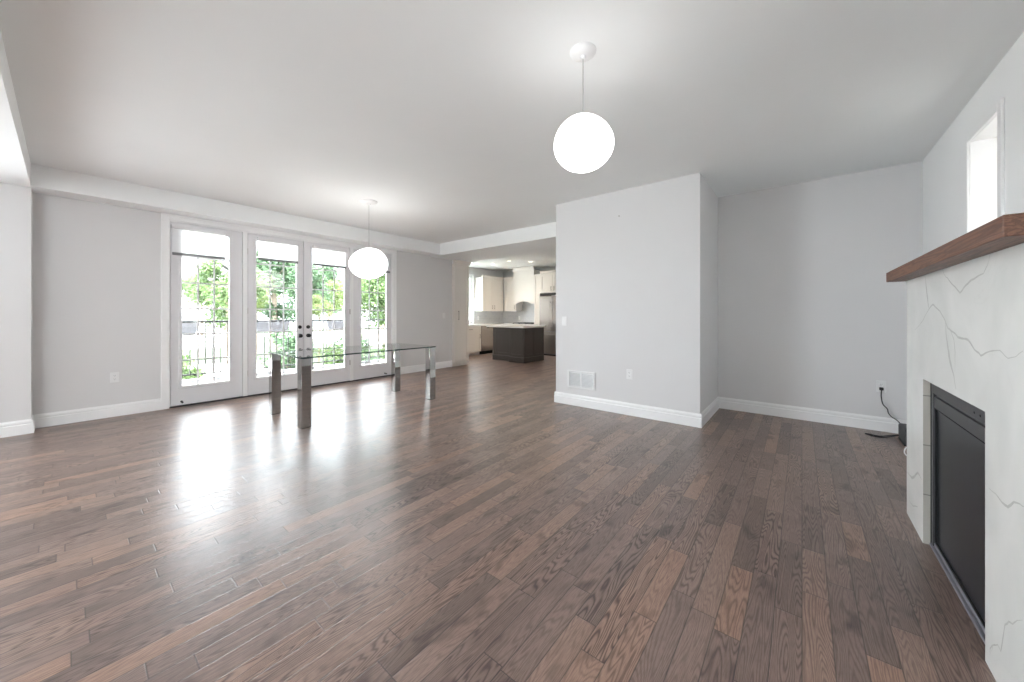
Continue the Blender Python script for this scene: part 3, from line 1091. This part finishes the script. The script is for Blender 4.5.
# ---------------------------------------------------------------- kitchen
def shaker(b, w, h, th=0.024, st=0.075, z=0.0, x=0.0):
    """frame-and-panel front, local x across, y outward, z up"""
    b.box(x, x + w, 0, th * 0.55, z, z + h)
    for (a0, a1, c0, c1) in ((0, st, 0, h), (w - st, w, 0, h), (st, w - st, 0, st), (st, w - st, h - st, h)):
        b.box(x + a0, x + a1, th * 0.55, th, z + c0, z + c1, 0.0015)


def pull(T, x, z, L=0.13, vertical=True):
    b = MB(T)
    if vertical:
        b.tube([(x, 0.045, z), (x, 0.045, z + L)], 0.006, 8)
        for zz in (z + 0.02, z + L - 0.02):
            b.tube([(x, 0.017, zz), (x, 0.045, zz)], 0.005, 8)
    else:
        b.tube([(x, 0.045, z), (x + L, 0.045, z)], 0.006, 8)
        for xx in (x + 0.02, x + L - 0.02):
            b.tube([(xx, 0.017, z), (xx, 0.045, z)], 0.005, 8)
    return b


# pantry
PX = -6.285
pn = thing('pantry_cabinet', 'tall cream pantry cabinet at the kitchen opening', 'cabinet', (PX - 0.3, 5.905, 0))
b = MB()
b.box(-6.88, PX - 0.02, 5.665, 6.145, 0.10, 2.40)
b.build('carcass', M['cabinet'], pn)
b = MB()
b.box(-6.88, PX - 0.055, 5.68, 6.13, 0.0, 0.10)
b.build('toe_kick', M['cabinet'], pn)
b = MB()
b.prism([(PX - 0.03, 5.665, 2.40), (PX + 0.012, 5.665, 2.40), (PX + 0.018, 5.665, 2.43), (PX + 0.045, 5.665, 2.465), (PX + 0.045, 5.665, 2.483), (PX - 0.03, 5.665, 2.483)], (0, 0.50, 0))
b.build('crown_molding', M['cabinet'], pn)
TP = frame_T((PX - 0.02, 5.67, 0.105), (0, 1, 0), (1, 0, 0))
b = MB(TP); shaker(b, 0.47, 2.285)
dr = b.build('cabinet_door', M['cabinet'], pn)
pull(TP, 0.12, 0.98, 0.22).build('handle', M['handle'], dr, True)


def base_unit(label, T, w, kind, depth=0.58, mat='cabinet', name='base_cabinet'):
    root = thing(name, label, 'cabinet', T @ Vector((w / 2, -depth / 2, 0)), 'cream base cabinets')
    b = MB(T); b.box(0.002, w - 0.002, -depth, 0, 0.10, 0.875)
    b.build('carcass', M[mat], root)
    b = MB(T); b.box(0.002, w - 0.002, -depth, -0.05, 0.0, 0.10)
    b.build('toe_kick', M[mat], root)
    if kind == 'drawer_door':
        b = MB(T); shaker(b, w - 0.01, 0.19, st=0.045, z=0.68, x=0.005)
        d = b.build('drawer', M[mat], root)
        pull(T, w / 2 - 0.065, 0.775, 0.13, False).build('handle', M['handle'], d, True)
        n = 1
        for i in range(n):
            ww = (w - 0.01) / n
            b = MB(T); shaker(b, ww - 0.004, 0.565, z=0.105, x=0.005 + i * ww)
            d = b.build('cabinet_door', M[mat], root)
            pull(T, 0.005 + i * ww + (ww - 0.06 if i == 0 else 0.05), 0.50, 0.13).build('handle', M['handle'], d, True)
    return root


TL = lambda y: frame_T((-7.60, y, 0), (0, 1, 0), (1, 0, 0))
base_unit('cream base cabinet under the kitchen window beside the pantry', TL(7.02), 0.90, 'drawer_door')
base_unit('cream corner base cabinet past the dishwasher', TL(8.54), 0.49, 'drawer_door')
base_unit('cream base cabinet under the cooktop', frame_T((-7.575, 9.03, 0), (1, 0, 0), (0, -1, 0)), 1.18, 'drawer_door', 0.60)

dw = thing('dishwasher', 'stainless dishwasher between cream base cabinets', 'dishwasher', (-7.9, 8.23, 0))
T1 = TL(7.93)
b = MB(T1); b.box(0.003, 0.597, -0.56, -0.004, 0.10, 0.872); b.build('tub', M['steel'], dw)
b = MB(T1); b.box(0.003, 0.597, 0.0, 0.024, 0.125, 0.868, 0.004, 2)
dd = b.build('door', M['steel'], dw)
b = MB(T1); b.box(0.25, 0.35, 0.024, 0.027, 0.80, 0.83, 0.001); b.build('control_display', M['slot'], dd)
pull(T1, 0.06, 0.77, 0.48, False).build('handle', M['steel'], dd, True)
b = MB(T1); b.box(0.01, 0.59, -0.5, -0.05, 0.0, 0.10); b.build('toe_kick', M['cavity'], dw)

b = MB()
b.box(KX + 0.002, -7.565, 6.99, 9.0, 0.878, 0.918, 0.004, 2)
b.box(KX + 0.002, -6.392, 9.0, KY - 0.002, 0.878, 0.918, 0.004, 2)
tag(b.build('countertop', M['quartz'], None), 'white quartz worktop running round the kitchen corner', 'worktop')

ck = thing('cooktop', 'black gas cooktop on the worktop below the hood', 'cooktop', (-6.93, 9.33, 0.919))
b = MB(); b.box(-7.32, -6.53, 9.08, 9.58, 0.919, 0.927, 0.003); b.build('cooktop_plate', M['black_plastic'], ck)
for i in range(3):
    b = MB()
    gx = -7.30 + i * 0.255
    for xx in (gx, gx + 0.12, gx + 0.23):
        b.box(xx, xx + 0.012, 9.12, 9.55, 0.945, 0.958)
    for yy in (9.12, 9.33, 9.54):
        b.box(gx, gx + 0.242, yy, yy + 0.012, 0.945, 0.958)
    for xx in (gx, gx + 0.23):
        for yy in (9.12, 9.54):
            b.box(xx, xx + 0.012, yy, yy + 0.012, 0.927, 0.945)
    b.build('grate', M['black_iron'], ck)

# backsplash
b = MB(); b.box(KX + 0.001, KX + 0.010, KW1 + 0.06, KY - 0.001, 0.919, 1.35)
S('trim_6', 'grey tiled backsplash on the kitchen window wall', 'backsplash', b, M['splash_l'])
b = MB(); b.box(KX + 0.011, -6.40, KY - 0.010, KY - 0.001, 0.919, 1.75)
S('trim_7', 'grey tiled backsplash behind the cooktop', 'backsplash', b, M['splash_b'])
outlet('white outlet on the backsplash tiles next to the hood', frame_T((-7.45, KY - 0.010, 1.10), (1, 0, 0), (0, -1, 0)))
outlet('white outlet on the backsplash tiles beside the kitchen window', frame_T((KX + 0.010, 8.42, 1.10), (0, 1, 0), (1, 0, 0)))

# upper cabinets
def upper(label, T, widths, depth, z0, z1, hand, crown=True):
    w = sum(widths)
    root = thing('upper_cabinet', label, 'cabinet', T @ Vector((w / 2, -depth / 2, z0)), 'cream upper cabinets')
    b = MB(T); b.box(0, w, -depth, 0, z0, z1); b.build('carcass', M['cabinet'], root)
    x = 0
    for i, ww in enumerate(widths):
        b = MB(T); shaker(b, ww - 0.004, z1 - z0 - 0.008, z=z0 + 0.004, x=x + 0.002)
        d = b.build('cabinet_door', M['cabinet'], root)
        hx = x + (ww - 0.05 if hand[i] == 'r' else 0.05)
        pull(T, hx, z0 + 0.06, 0.13).build('handle', M['handle'], d, True)
        x += ww
    if crown:
        b = MB(T)
        b.prism([(0, -0.02, z1), (0, 0.02, z1), (0, 0.026, z1 + 0.02), (0, 0.055, z1 + 0.055), (0, 0.055, z1 + 0.07), (0, -0.02, z1 + 0.07)], (w, 0, 0))
        b.build('crown_molding', M['cabinet'], root)
    return root


upper('cream upper cabinet on the kitchen window wall', frame_T((-7.868, 8.262, 0), (0, 1, 0), (1, 0, 0)), [0.505, 0.505], 0.328, 1.332, 2.40, 'rl')
upper('cream upper cabinet in the kitchen corner beside the hood', frame_T((-7.82, 9.318, 0), (1, 0, 0), (0, -1, 0)), [0.50], 0.325, 1.332, 2.40, 'r')
upper('cream cabinet above the refrigerator', frame_T((-6.164, 9.018, 0), (1, 0, 0), (0, -1, 0)), [0.455, 0.455], 0.62, 1.86, 2.45, 'rl')

ep = thing('tall_panel', 'narrow cream tall cabinet left of the refrigerator', 'cabinet', (-6.28, 9.33, 0))
b = MB(); b.box(-6.388, -6.168, 9.03, KY - 0.012, 0.0, 2.45); b.build('carcass', M['cabinet'], ep)
TT = frame_T((-6.388, 9.03, 0.0), (1, 0, 0), (0, -1, 0))
b = MB(TT); shaker(b, 0.218, 2.34, z=0.10, st=0.05); b.build('cabinet_door', M['cabinet'], ep)

# hood: arched bottom, box chimney to the ceiling
hd = thing('range_hood', 'cream range hood with arched lower edge between upper cabinets', 'range hood', (-6.9, 9.4, 1.56))
b = MB()
hx0, hx1, hy = -7.315, -6.49, 9.15
arc = [(hx0, hy, 1.56)]
for i in range(0, 13):
    u = i / 12
    arc.append((hx0 + 0.10 + (hx1 - hx0 - 0.20) * u, hy, 1.56 + 0.075 * math.sin(math.pi * u)))
arc += [(hx1, hy, 1.56), (hx1, hy, 2.30), (hx0, hy, 2.30)]
b.prism(arc, (0, 0.03, 0))
b.box(hx0, hx0 + 0.03, hy + 0.03, KY - 0.012, 1.56, 2.30)
b.box(hx1 - 0.03, hx1, hy + 0.03, KY - 0.012, 1.56, 2.30)
b.box(hx0, hx1, hy, KY - 0.012, 2.30, 2.62)
b.build('hood_body', M['cabinet'], hd)
b = MB()
b.prism([(hx0 - 0.0, hy + 0.02, 2.62), (hx0, hy - 0.012, 2.62), (hx0, hy - 0.02, 2.65), (hx0, hy - 0.05, 2.70), (hx0, hy - 0.05, 2.725), (hx0, hy + 0.02, 2.725)], (hx1 - hx0, 0, 0))
b.build('crown_molding', M['cabinet'], hd)
b = MB(); b.box(hx0 + 0.035, hx1 - 0.035, hy + 0.035, KY - 0.02, 1.66, 1.70); b.build('hood_insert', M['steel'], hd)

# refrigerator
rf = thing('refrigerator', 'stainless french door refrigerator at the end of the kitchen', 'refrigerator', (-5.71, 9.3, 0))
b = MB(); b.box(-6.158, -5.262, 9.03, KY - 0.03, 0.03, 1.765, 0.004); b.build('cabinet_body', M['grey_metal'], rf)
for x0_, x1_, hxx in ((-6.158, -5.713, -5.755), (-5.707, -5.262, -5.665)):
    b = MB(); b.box(x0_, x1_, 8.96, 9.028, 0.72, 1.765, 0.008, 2)
    d = b.build('door', M['steel'], rf)
    b = MB(); b.tube([(hxx, 8.905, 0.80), (hxx, 8.905, 1.62)], 0.012, 10)
    for z in (0.84, 1.58):
        b.tube([(hxx, 8.962, z), (hxx, 8.905, z)], 0.009, 8)
    b.build('handle', M['steel'], d, True)
b = MB(); b.box(-6.158, -5.262, 8.96, 9.028, 0.06, 0.71, 0.008, 2)
d = b.build('freezer_drawer', M['steel'], rf)
b = MB(); b.tube([(-6.09, 8.905, 0.635), (-5.33, 8.905, 0.635)], 0.012, 10)
for x in (-6.05, -5.37):
    b.tube([(x, 8.962, 0.635), (x, 8.905, 0.635)], 0.009, 8)
b.build('handle', M['steel'], d, True)
b = MB(); b.box(-6.15, -5.27, 9.0, 9.6, 0.0, 0.03); b.build('base', M['cavity'], rf)

# island
isl = thing('kitchen_island', 'charcoal kitchen island with white top', 'island', (-6.0, 7.55, 0))
b = MB()
b.box(-6.52, -5.84, 7.30, 8.02, 0.0, 0.875)
b.box(-5.84, -5.39, 7.17, 8.02, 0.0, 0.875)
b.build('carcass', M['island'], isl)
b = MB(frame_T((-6.52, 7.30, 0), (1, 0, 0), (0, -1, 0))); shaker(b, 0.68, 0.735, z=0.14, st=0.07); b.build('side_panel', M['island'], isl)
b = MB(frame_T((-5.84, 7.17, 0), (1, 0, 0), (0, -1, 0))); shaker(b, 0.45, 0.735, z=0.14, st=0.07); b.build('end_panel', M['island'], isl)
b = MB(frame_T((-5.39, 7.17, 0), (0, 1, 0), (1, 0, 0))); shaker(b, 0.425, 0.735, z=0.14, st=0.06); b.build('side_panel', M['island'], isl)
b = MB(frame_T((-5.39, 7.595, 0), (0, 1, 0), (1, 0, 0))); shaker(b, 0.425, 0.735, z=0.14, st=0.06); b.build('side_panel', M['island'], isl)
b = MB()
b.box(-6.545, -5.84, 7.277, 7.31, 0, 0.135, 0.004)
b.box(-5.865, -5.365, 7.145, 7.18, 0, 0.135, 0.004)
b.box(-5.40, -5.365, 7.145, 8.02, 0, 0.135, 0.004)
b.build('base_molding', M['island'], isl)
b = MB(); b.box(-6.60, -5.33, 7.10, 8.08, 0.878, 0.932, 0.004, 2); b.build('counter_slab', M['quartz'], isl)

# kitchen window
kw = struct_root('window_2', (KX, (KW0 + KW1) / 2, KWZ0))
tag(kw, 'bright kitchen window beside the pantry', 'window')
b = MB()
for (a0, a1, c0, c1) in ((KW0, KW0 + 0.05, KWZ0, KWZ1), (KW1 - 0.05, KW1, KWZ0, KWZ1), (KW0, KW1, KWZ0, KWZ0 + 0.05), (KW0, KW1, KWZ1 - 0.05, KWZ1), (7.43, 7.48, KWZ0, KWZ1)):
    b.box(KX - 0.10, KX - 0.05, a0, a1, c0, c1)
b.build('window_frame', M['trim'], kw)
b = MB()
for (a0, a1, c0, c1) in ((KW0 - 0.05, KW0, KWZ0 - 0.02, KWZ1 + 0.06), (KW1, KW1 + 0.05, KWZ0 - 0.02, KWZ1 + 0.06), (KW0, KW1, KWZ1, KWZ1 + 0.06)):
    b.box(KX, KX + 0.016, a0, a1, c0, c1)
b.build('window_casing', M['trim'], kw)
b = MB(); b.box(KX - 0.078, KX - 0.072, KW0 + 0.05, KW1 - 0.05, KWZ0 + 0.05, KWZ1 - 0.05); b.build('glass_pane', M['pane'], kw)


# recessed kitchen lights
def downlight(label, x, y, watts=14):
    root = thing('recessed_light', label, 'ceiling light', (x, y, CEIL), 'recessed kitchen ceiling lights')
    b = MB(); b.lathe((x, y, CEIL), [(0.085, 0), (0.085, -0.003), (0.062, -0.006), (0.058, -0.001)], 'Z', 28); b.build('trim_ring', M['white_plastic'], root, True)
    b = MB(); b.lathe((x, y, CEIL), [(0.058, 0), (0.05, -0.003), (0, -0.004)], 'Z', 28); b.build('lens', M['bulb'], root, True)
    l = bpy.data.lights.new('recessed_light_lamp', 'SPOT')
    l.energy = watts
    l.spot_size = math.radians(140)
    l.spot_blend = 0.8
    l.shadow_soft_size = 0.05
    l.color = (1.0, 0.72, 0.46)
    o = bpy.data.objects.new('recessed_light_lamp', l)
    C.objects.link(o)
    o.parent = root
    o.location = (0, 0, -0.03)


downlight('small round ceiling light over the kitchen sink side', -7.20, 8.03)
downlight('small round ceiling light above the kitchen island', -6.45, 7.87)
downlight('small round ceiling light in front of the refrigerator', -6.05, 8.35, 6)
downlight('small round ceiling light just past the kitchen opening', -4.60, 6.95)

# ---------------------------------------------------------------- outside: deck, railing, garden
b = MB()
b.box(-8.75, XD - 0.22, -3.0, 7.0, -0.16, -0.06)
S('deck', 'pale deck outside the garden doors', 'deck', b, M['deck'])
b = MB()
b.box(-8.80, -8.70, -3.0, 7.0, -0.10, 0.02)
S('deck_edge', 'grey edge board along the outside of the deck', 'deck edge', b, M['rail_grey'])
b = MB()
b.box(-60, -8.8, -40, 60, -0.9, -0.6)
S('lawn', 'bright green lawn below the deck', 'lawn', b, M['lawn'])
b = MB()
b.box(-17, -11.2, -3, 4.4, -0.62, -0.585)
S('path', 'pale paved patio on the lawn', 'patio', b, M['paving'])
b = MB()
b.box(1.3, 40, -40, 40, -0.5, -0.3)
b.box(-8.7, 1.3, -40, YB - 0.4, -0.5, -0.3)
b.box(-40, -6.7, 10.5, 40, -0.62, -0.58)
S('ground', 'paved ground around the house', 'ground', b, M['paving'])

XRL = -8.60


def railing(label, y0, y1, step, bw):
    root = thing('deck_railing', label, 'railing', (XRL, (y0 + y1) / 2, -0.06), 'deck railing sections')
    b = MB(); b.box(XRL - 0.022, XRL + 0.022, y0, y1, 1.062, 1.098, 0.005); b.build('top_rail', M['black_iron'], root)
    b = MB(); b.box(XRL - 0.014, XRL + 0.014, y0, y1, 0.112, 0.138, 0.003); b.build('bottom_rail', M['black_iron'], root)
    for y in (y0 + 0.02, y1 - 0.02):
        b = MB(); b.box(XRL - 0.012, XRL + 0.012, y - 0.010, y + 0.010, -0.06, 1.10, 0.003); b.build('post', M['black_iron'], root)
    y = y0 + step
    while y < y1 - step * 0.5:
        b = MB(); b.box(XRL - bw, XRL + bw, y - bw, y + bw, 0.125, 1.075); b.build('baluster', M['black_iron'], root)
        y += step


railing('black deck railing seen through the left door panel', 0.98, 2.12, 0.108, 0.008)
railing('black deck railing seen through the left french door leaf', 2.14, 3.46, 0.216, 0.008)
railing('black deck railing seen through the right french door leaf', 3.48, 4.80, 0.33, 0.007)
railing('black deck railing seen through the panel near the kitchen', 4.82, 6.10, 0.32, 0.007)


def planter(label, y0, y1):
    root = thing('railing_planter', label, 'planter', (XRL + 0.12, (y0 + y1) / 2, 0.85), 'grey planters hung on the deck railing')
    b = MB()
    xa, xb, za, zb, tp_ = XRL + 0.026, XRL + 0.21, 0.845, 1.06, 0.035
    lo = [(xa, y0 + tp_ * 2, za), (xb - 0.03, y0 + tp_ * 2, za), (xb - 0.03, y1 - tp_ * 2, za), (xa, y1 - tp_ * 2, za)]
    hi = [(xa, y0, zb), (xb, y0, zb), (xb, y1, zb), (xa, y1, zb)]
    for i in range(4):
        j = (i + 1) % 4
        b.poly([lo[i], lo[j], hi[j], hi[i]])
    b.poly(lo)
    ih = [(xa + 0.012, y0 + 0.015, zb), (xb - 0.012, y0 + 0.015, zb), (xb - 0.012, y1 - 0.015, zb), (xa + 0.012, y1 - 0.015, zb)]
    il = [(p[0], p[1], zb - 0.05) for p in ih]
    for i in range(4):
        j = (i + 1) % 4
        b.poly([hi[i], hi[j], ih[j], ih[i]])
        b.poly([ih[i], ih[j], il[j], il[i]])
    bmesh.ops.remove_doubles(b.bm, verts=b.bm.verts[:], dist=1e-5)
    b.build('planter_box', M['planter'], root)
    b = MB(); b.poly([(p[0], p[1], zb - 0.045) for p in ih]); b.build('soil', M['soil'], root)
    for y in (y0 + 0.12, y1 - 0.12):
        b = MB()
        b.box(XRL - 0.028, XRL + 0.03, y - 0.012, y + 0.012, 1.098, 1.104)
        b.box(XRL - 0.032, XRL - 0.026, y - 0.012, y + 0.012, 0.98, 1.104)
        b.box(XRL + 0.024, XRL + 0.030, y - 0.012, y + 0.012, 0.90, 1.104)
        b.build('hanging_bracket', M['black_iron'], root)


planter('grey railing planter at the left edge of the left door panel', 0.98, 1.52)
planter('grey railing planter seen through the left french door leaf', 2.33, 2.98)
planter('grey railing planter seen through the right french door leaf', 3.72, 4.36)


# trees: trunk with limbs, crown of loose leaves
def crown_mesh(name, seed, n, rx, rz, leaf, mat):
    r = random.Random(seed)
    b = MB()
    lobes = []
    for i in range(16):
        th, ph = r.uniform(0, 2 * math.pi), math.acos(r.uniform(-1, 1))
        k = r.uniform(0.35, 0.8)
        lobes.append((Vector((math.cos(th) * math.sin(ph) * rx * k, math.sin(th) * math.sin(ph) * rx * k, math.cos(ph) * rz * k)), r.uniform(0.28, 0.5) * rx))
    bm = b.bm
    for i in range(n):
        c, rr = lobes[i % len(lobes)]
        d = Vector((r.gauss(0, 1), r.gauss(0, 1), r.gauss(0, 1))).normalized() * rr * r.uniform(0.45, 1.0)
        p = c + d
        u = Vector((r.gauss(0, 1), r.gauss(0, 1), r.gauss(0, 0.6))).normalized()
        nn = (d.normalized() + Vector((r.gauss(0, .6), r.gauss(0, .6), r.gauss(0.3, .6)))).normalized()
        v = nn.cross(u)
        if v.length < 1e-3:
            continue
        v.normalize()
        s = leaf * r.uniform(0.6, 1.3)
        pts = [p - u * s, p + v * s * 0.45 + nn * s * 0.08, p + u * s, p - v * s * 0.45 + nn * s * 0.08]
        bm.faces.new([bm.verts.new(q) for q in pts])
    me = bpy.data.meshes.new(name)
    bm.to_mesh(me); bm.free()
    me.materials.append(mat)
    return me


CR = [crown_mesh('foliage_round', 1, 5200, 1.9, 1.9, 0.11, M['leaf_a']),
      crown_mesh('foliage_tall', 2, 5600, 1.5, 2.6, 0.10, M['leaf_b']),
      crown_mesh('foliage_loose', 3, 4200, 2.1, 1.7, 0.12, M['leaf_c'])]
SH = [crown_mesh('foliage_shrub', 4, 2600, 0.9, 0.75, 0.07, M['leaf_a']),
      crown_mesh('foliage_shrub_dark', 5, 2600, 0.9, 0.85, 0.07, M['leaf_b'])]


def tree(label, x, y, zc, kind, s):
    root = thing('garden_tree', label, 'tree', (x, y, -0.6), 'trees beyond the deck')
    b = MB()
    top = zc + 0.6 * s
    b.tube([(x, y, -0.6), (x + 0.05, y + 0.03, zc * 0.4), (x - 0.03, y + 0.02, zc), (x, y, top)], [0.16 * s, 0.12 * s, 0.08 * s, 0.03 * s], 9)
    for k in range(6):
        a = k * 1.05 + x
        z0 = zc - 0.9 * s + 0.25 * k * s
        b.tube([(x, y, z0), (x + math.cos(a) * 0.6 * s, y + math.sin(a) * 0.6 * s, z0 + 0.45 * s), (x + math.cos(a) * 1.2 * s, y + math.sin(a) * 1.2 * s, z0 + 0.75 * s)], [0.05 * s, 0.035 * s, 0.012 * s], 6)
    b.build('trunk', M['bark'], root, True)
    o = bpy.data.objects.new('foliage', CR[kind])
    C.objects.link(o)
    o.parent = root
    o.location = (0, 0, zc + 0.6)
    o.scale = (s, s, s)
    o.rotation_euler = (0, 0, x * 3.1 + y)


tree('bright green tree right of the pale house', -16.5, 3.75, 2.0, 0, 0.72)
tree('tall mid green tree far behind the left french door leaf', -22.0, 7.0, 2.9, 1, 1.15)
tree('mid green tree at the left of the right french door leaf', -17.0, 6.75, 2.2, 1, 0.62)
tree('yellow green tree at the right of the right french door leaf', -17.5, 9.3, 2.3, 2, 0.5)
tree('dense green tree seen through the panel near the kitchen', -13.5, 8.3, 2.0, 0, 0.66)
tree('tall mid green tree far behind the panel near the kitchen', -22.5, 13.5, 3.0, 1, 1.3)
tree('yellow green tree far left of the tall tree beyond the lawn', -22.5, 10.2, 2.4, 2, 0.52)
tree('pale green tree far behind the left door panel', -19.8, 3.6, 2.4, 0, 0.40)
tree('mid green tree on the lawn behind the planter of the left leaf', -18.5, 5.2, 1.9, 2, 0.3)
tree('small bright tree on the lawn in front of the far trees', -14.2, 6.0, 1.5, 2, 0.26)
tree('tall tree at the very right of the garden view', -14.0, 10.6, 2.6, 1, 0.7)
tree('pale green tree in the far row, at its left end', -33.0, 9.0, 3.6, 0, 1.15)
tree('pale green tree in the far row, second from its left end', -33.0, 14.8, 3.6, 1, 1.3)
tree('pale green tree in the far row, at its right end', -33.0, 20.6, 3.6, 0, 1.15)


def shrub(label, x, y, kind, s):
    o = bpy.data.objects.new('garden_shrub', None)
    C.objects.link(o)
    o.location = (x, y, -0.6)
    OFF[o] = (x, y, -0.6)
    tag(o, label, 'shrub', 'shrubs beyond the deck')
    f = bpy.data.objects.new('foliage', SH[kind])
    C.objects.link(f)
    f.parent = o
    f.location = (0, 0, 0.62 * s)
    f.scale = (s, s, s)
    f.rotation_euler = (0, 0, x + y * 2)
    b = MB()
    for k in range(4):
        a = k * 1.6
        b.tube([(x + 0.05 * math.cos(a), y + 0.05 * math.sin(a), -0.6), (x + 0.35 * s * math.cos(a), y + 0.35 * s * math.sin(a), 0.1 * s)], [0.02, 0.01], 6)
    b.build('stem', M['bark'], o, True)


shrub('low green shrub at the edge of the patio, left', -12.5, 1.9, 0, 0.62)
shrub('dark green shrub behind the planter of the left french door leaf', -13.4, 4.7, 1, 1.0)
shrub('green shrub below the planter of the right french door leaf', -11.4, 5.5, 0, 0.72)
shrub('dark green shrub between two lighter ones below the same planter', -13.2, 6.85, 1, 0.85)
shrub('bright green shrub in front of the panel near the kitchen', -11.0, 7.25, 0, 0.72)
shrub('dark green shrub closest to the kitchen end of the deck', -10.2, 5.75, 1, 0.5)

# unseen house, added close beyond the fireplace wall to dim the niche window
nb = thing('added_shade_house', 'unseen pale brick house added to dim the niche window above the mantel', 'house', (5.4, 2.0, -0.3))
b = MB(); b.box(3.7, 7.0, -8, 12, -0.3, 5.0); b.build('house_wall', M['brick'], nb)
b = MB(); b.prism([(3.3, -8.4, 5.0), (7.4, -8.4, 5.0), (5.35, -8.4, 6.6)], (0, 20.8, 0)); b.build('house_roof', M['roof'], nb)

# neighbouring house
hs = thing('neighbour_house', 'pale grey house beyond the garden on the left', 'house', (-27, 3.0, -0.6))
b = MB()
b.box(-31, -25, -2.0, 6.2, -0.6, 3.4)
b.prism([(-25, -2.0, 3.4), (-25, 6.2, 3.4), (-25, 2.1, 6.0)], (-6, 0, 0))
b.build('house_wall', M['siding'], hs)
b = MB()
b.prism([(-24.7, -2.4, 3.25), (-24.7, 2.1, 6.12), (-24.7, 2.1, 6.32), (-24.7, -2.6, 3.3)], (-6.6, 0, 0))
b.prism([(-24.7, 6.6, 3.25), (-24.7, 2.1, 6.12), (-24.7, 2.1, 6.32), (-24.7, 6.8, 3.3)], (-6.6, 0, 0))
b.build('house_roof', M['roof'], hs)
for y0, z0 in ((3.4, 0.6), (5.0, 0.6), (3.4, 2.2), (5.0, 2.2)):
    b = MB(); b.box(-25.04, -24.97, y0, y0 + 0.9, z0, z0 + 1.0)
    f = b.build('house_window', M['trim'], hs)
    b = MB(); b.box(-24.97, -24.96, y0 + 0.08, y0 + 0.82, z0 + 0.08, z0 + 0.92)
    b.build('house_pane', M['rail_grey'], f)
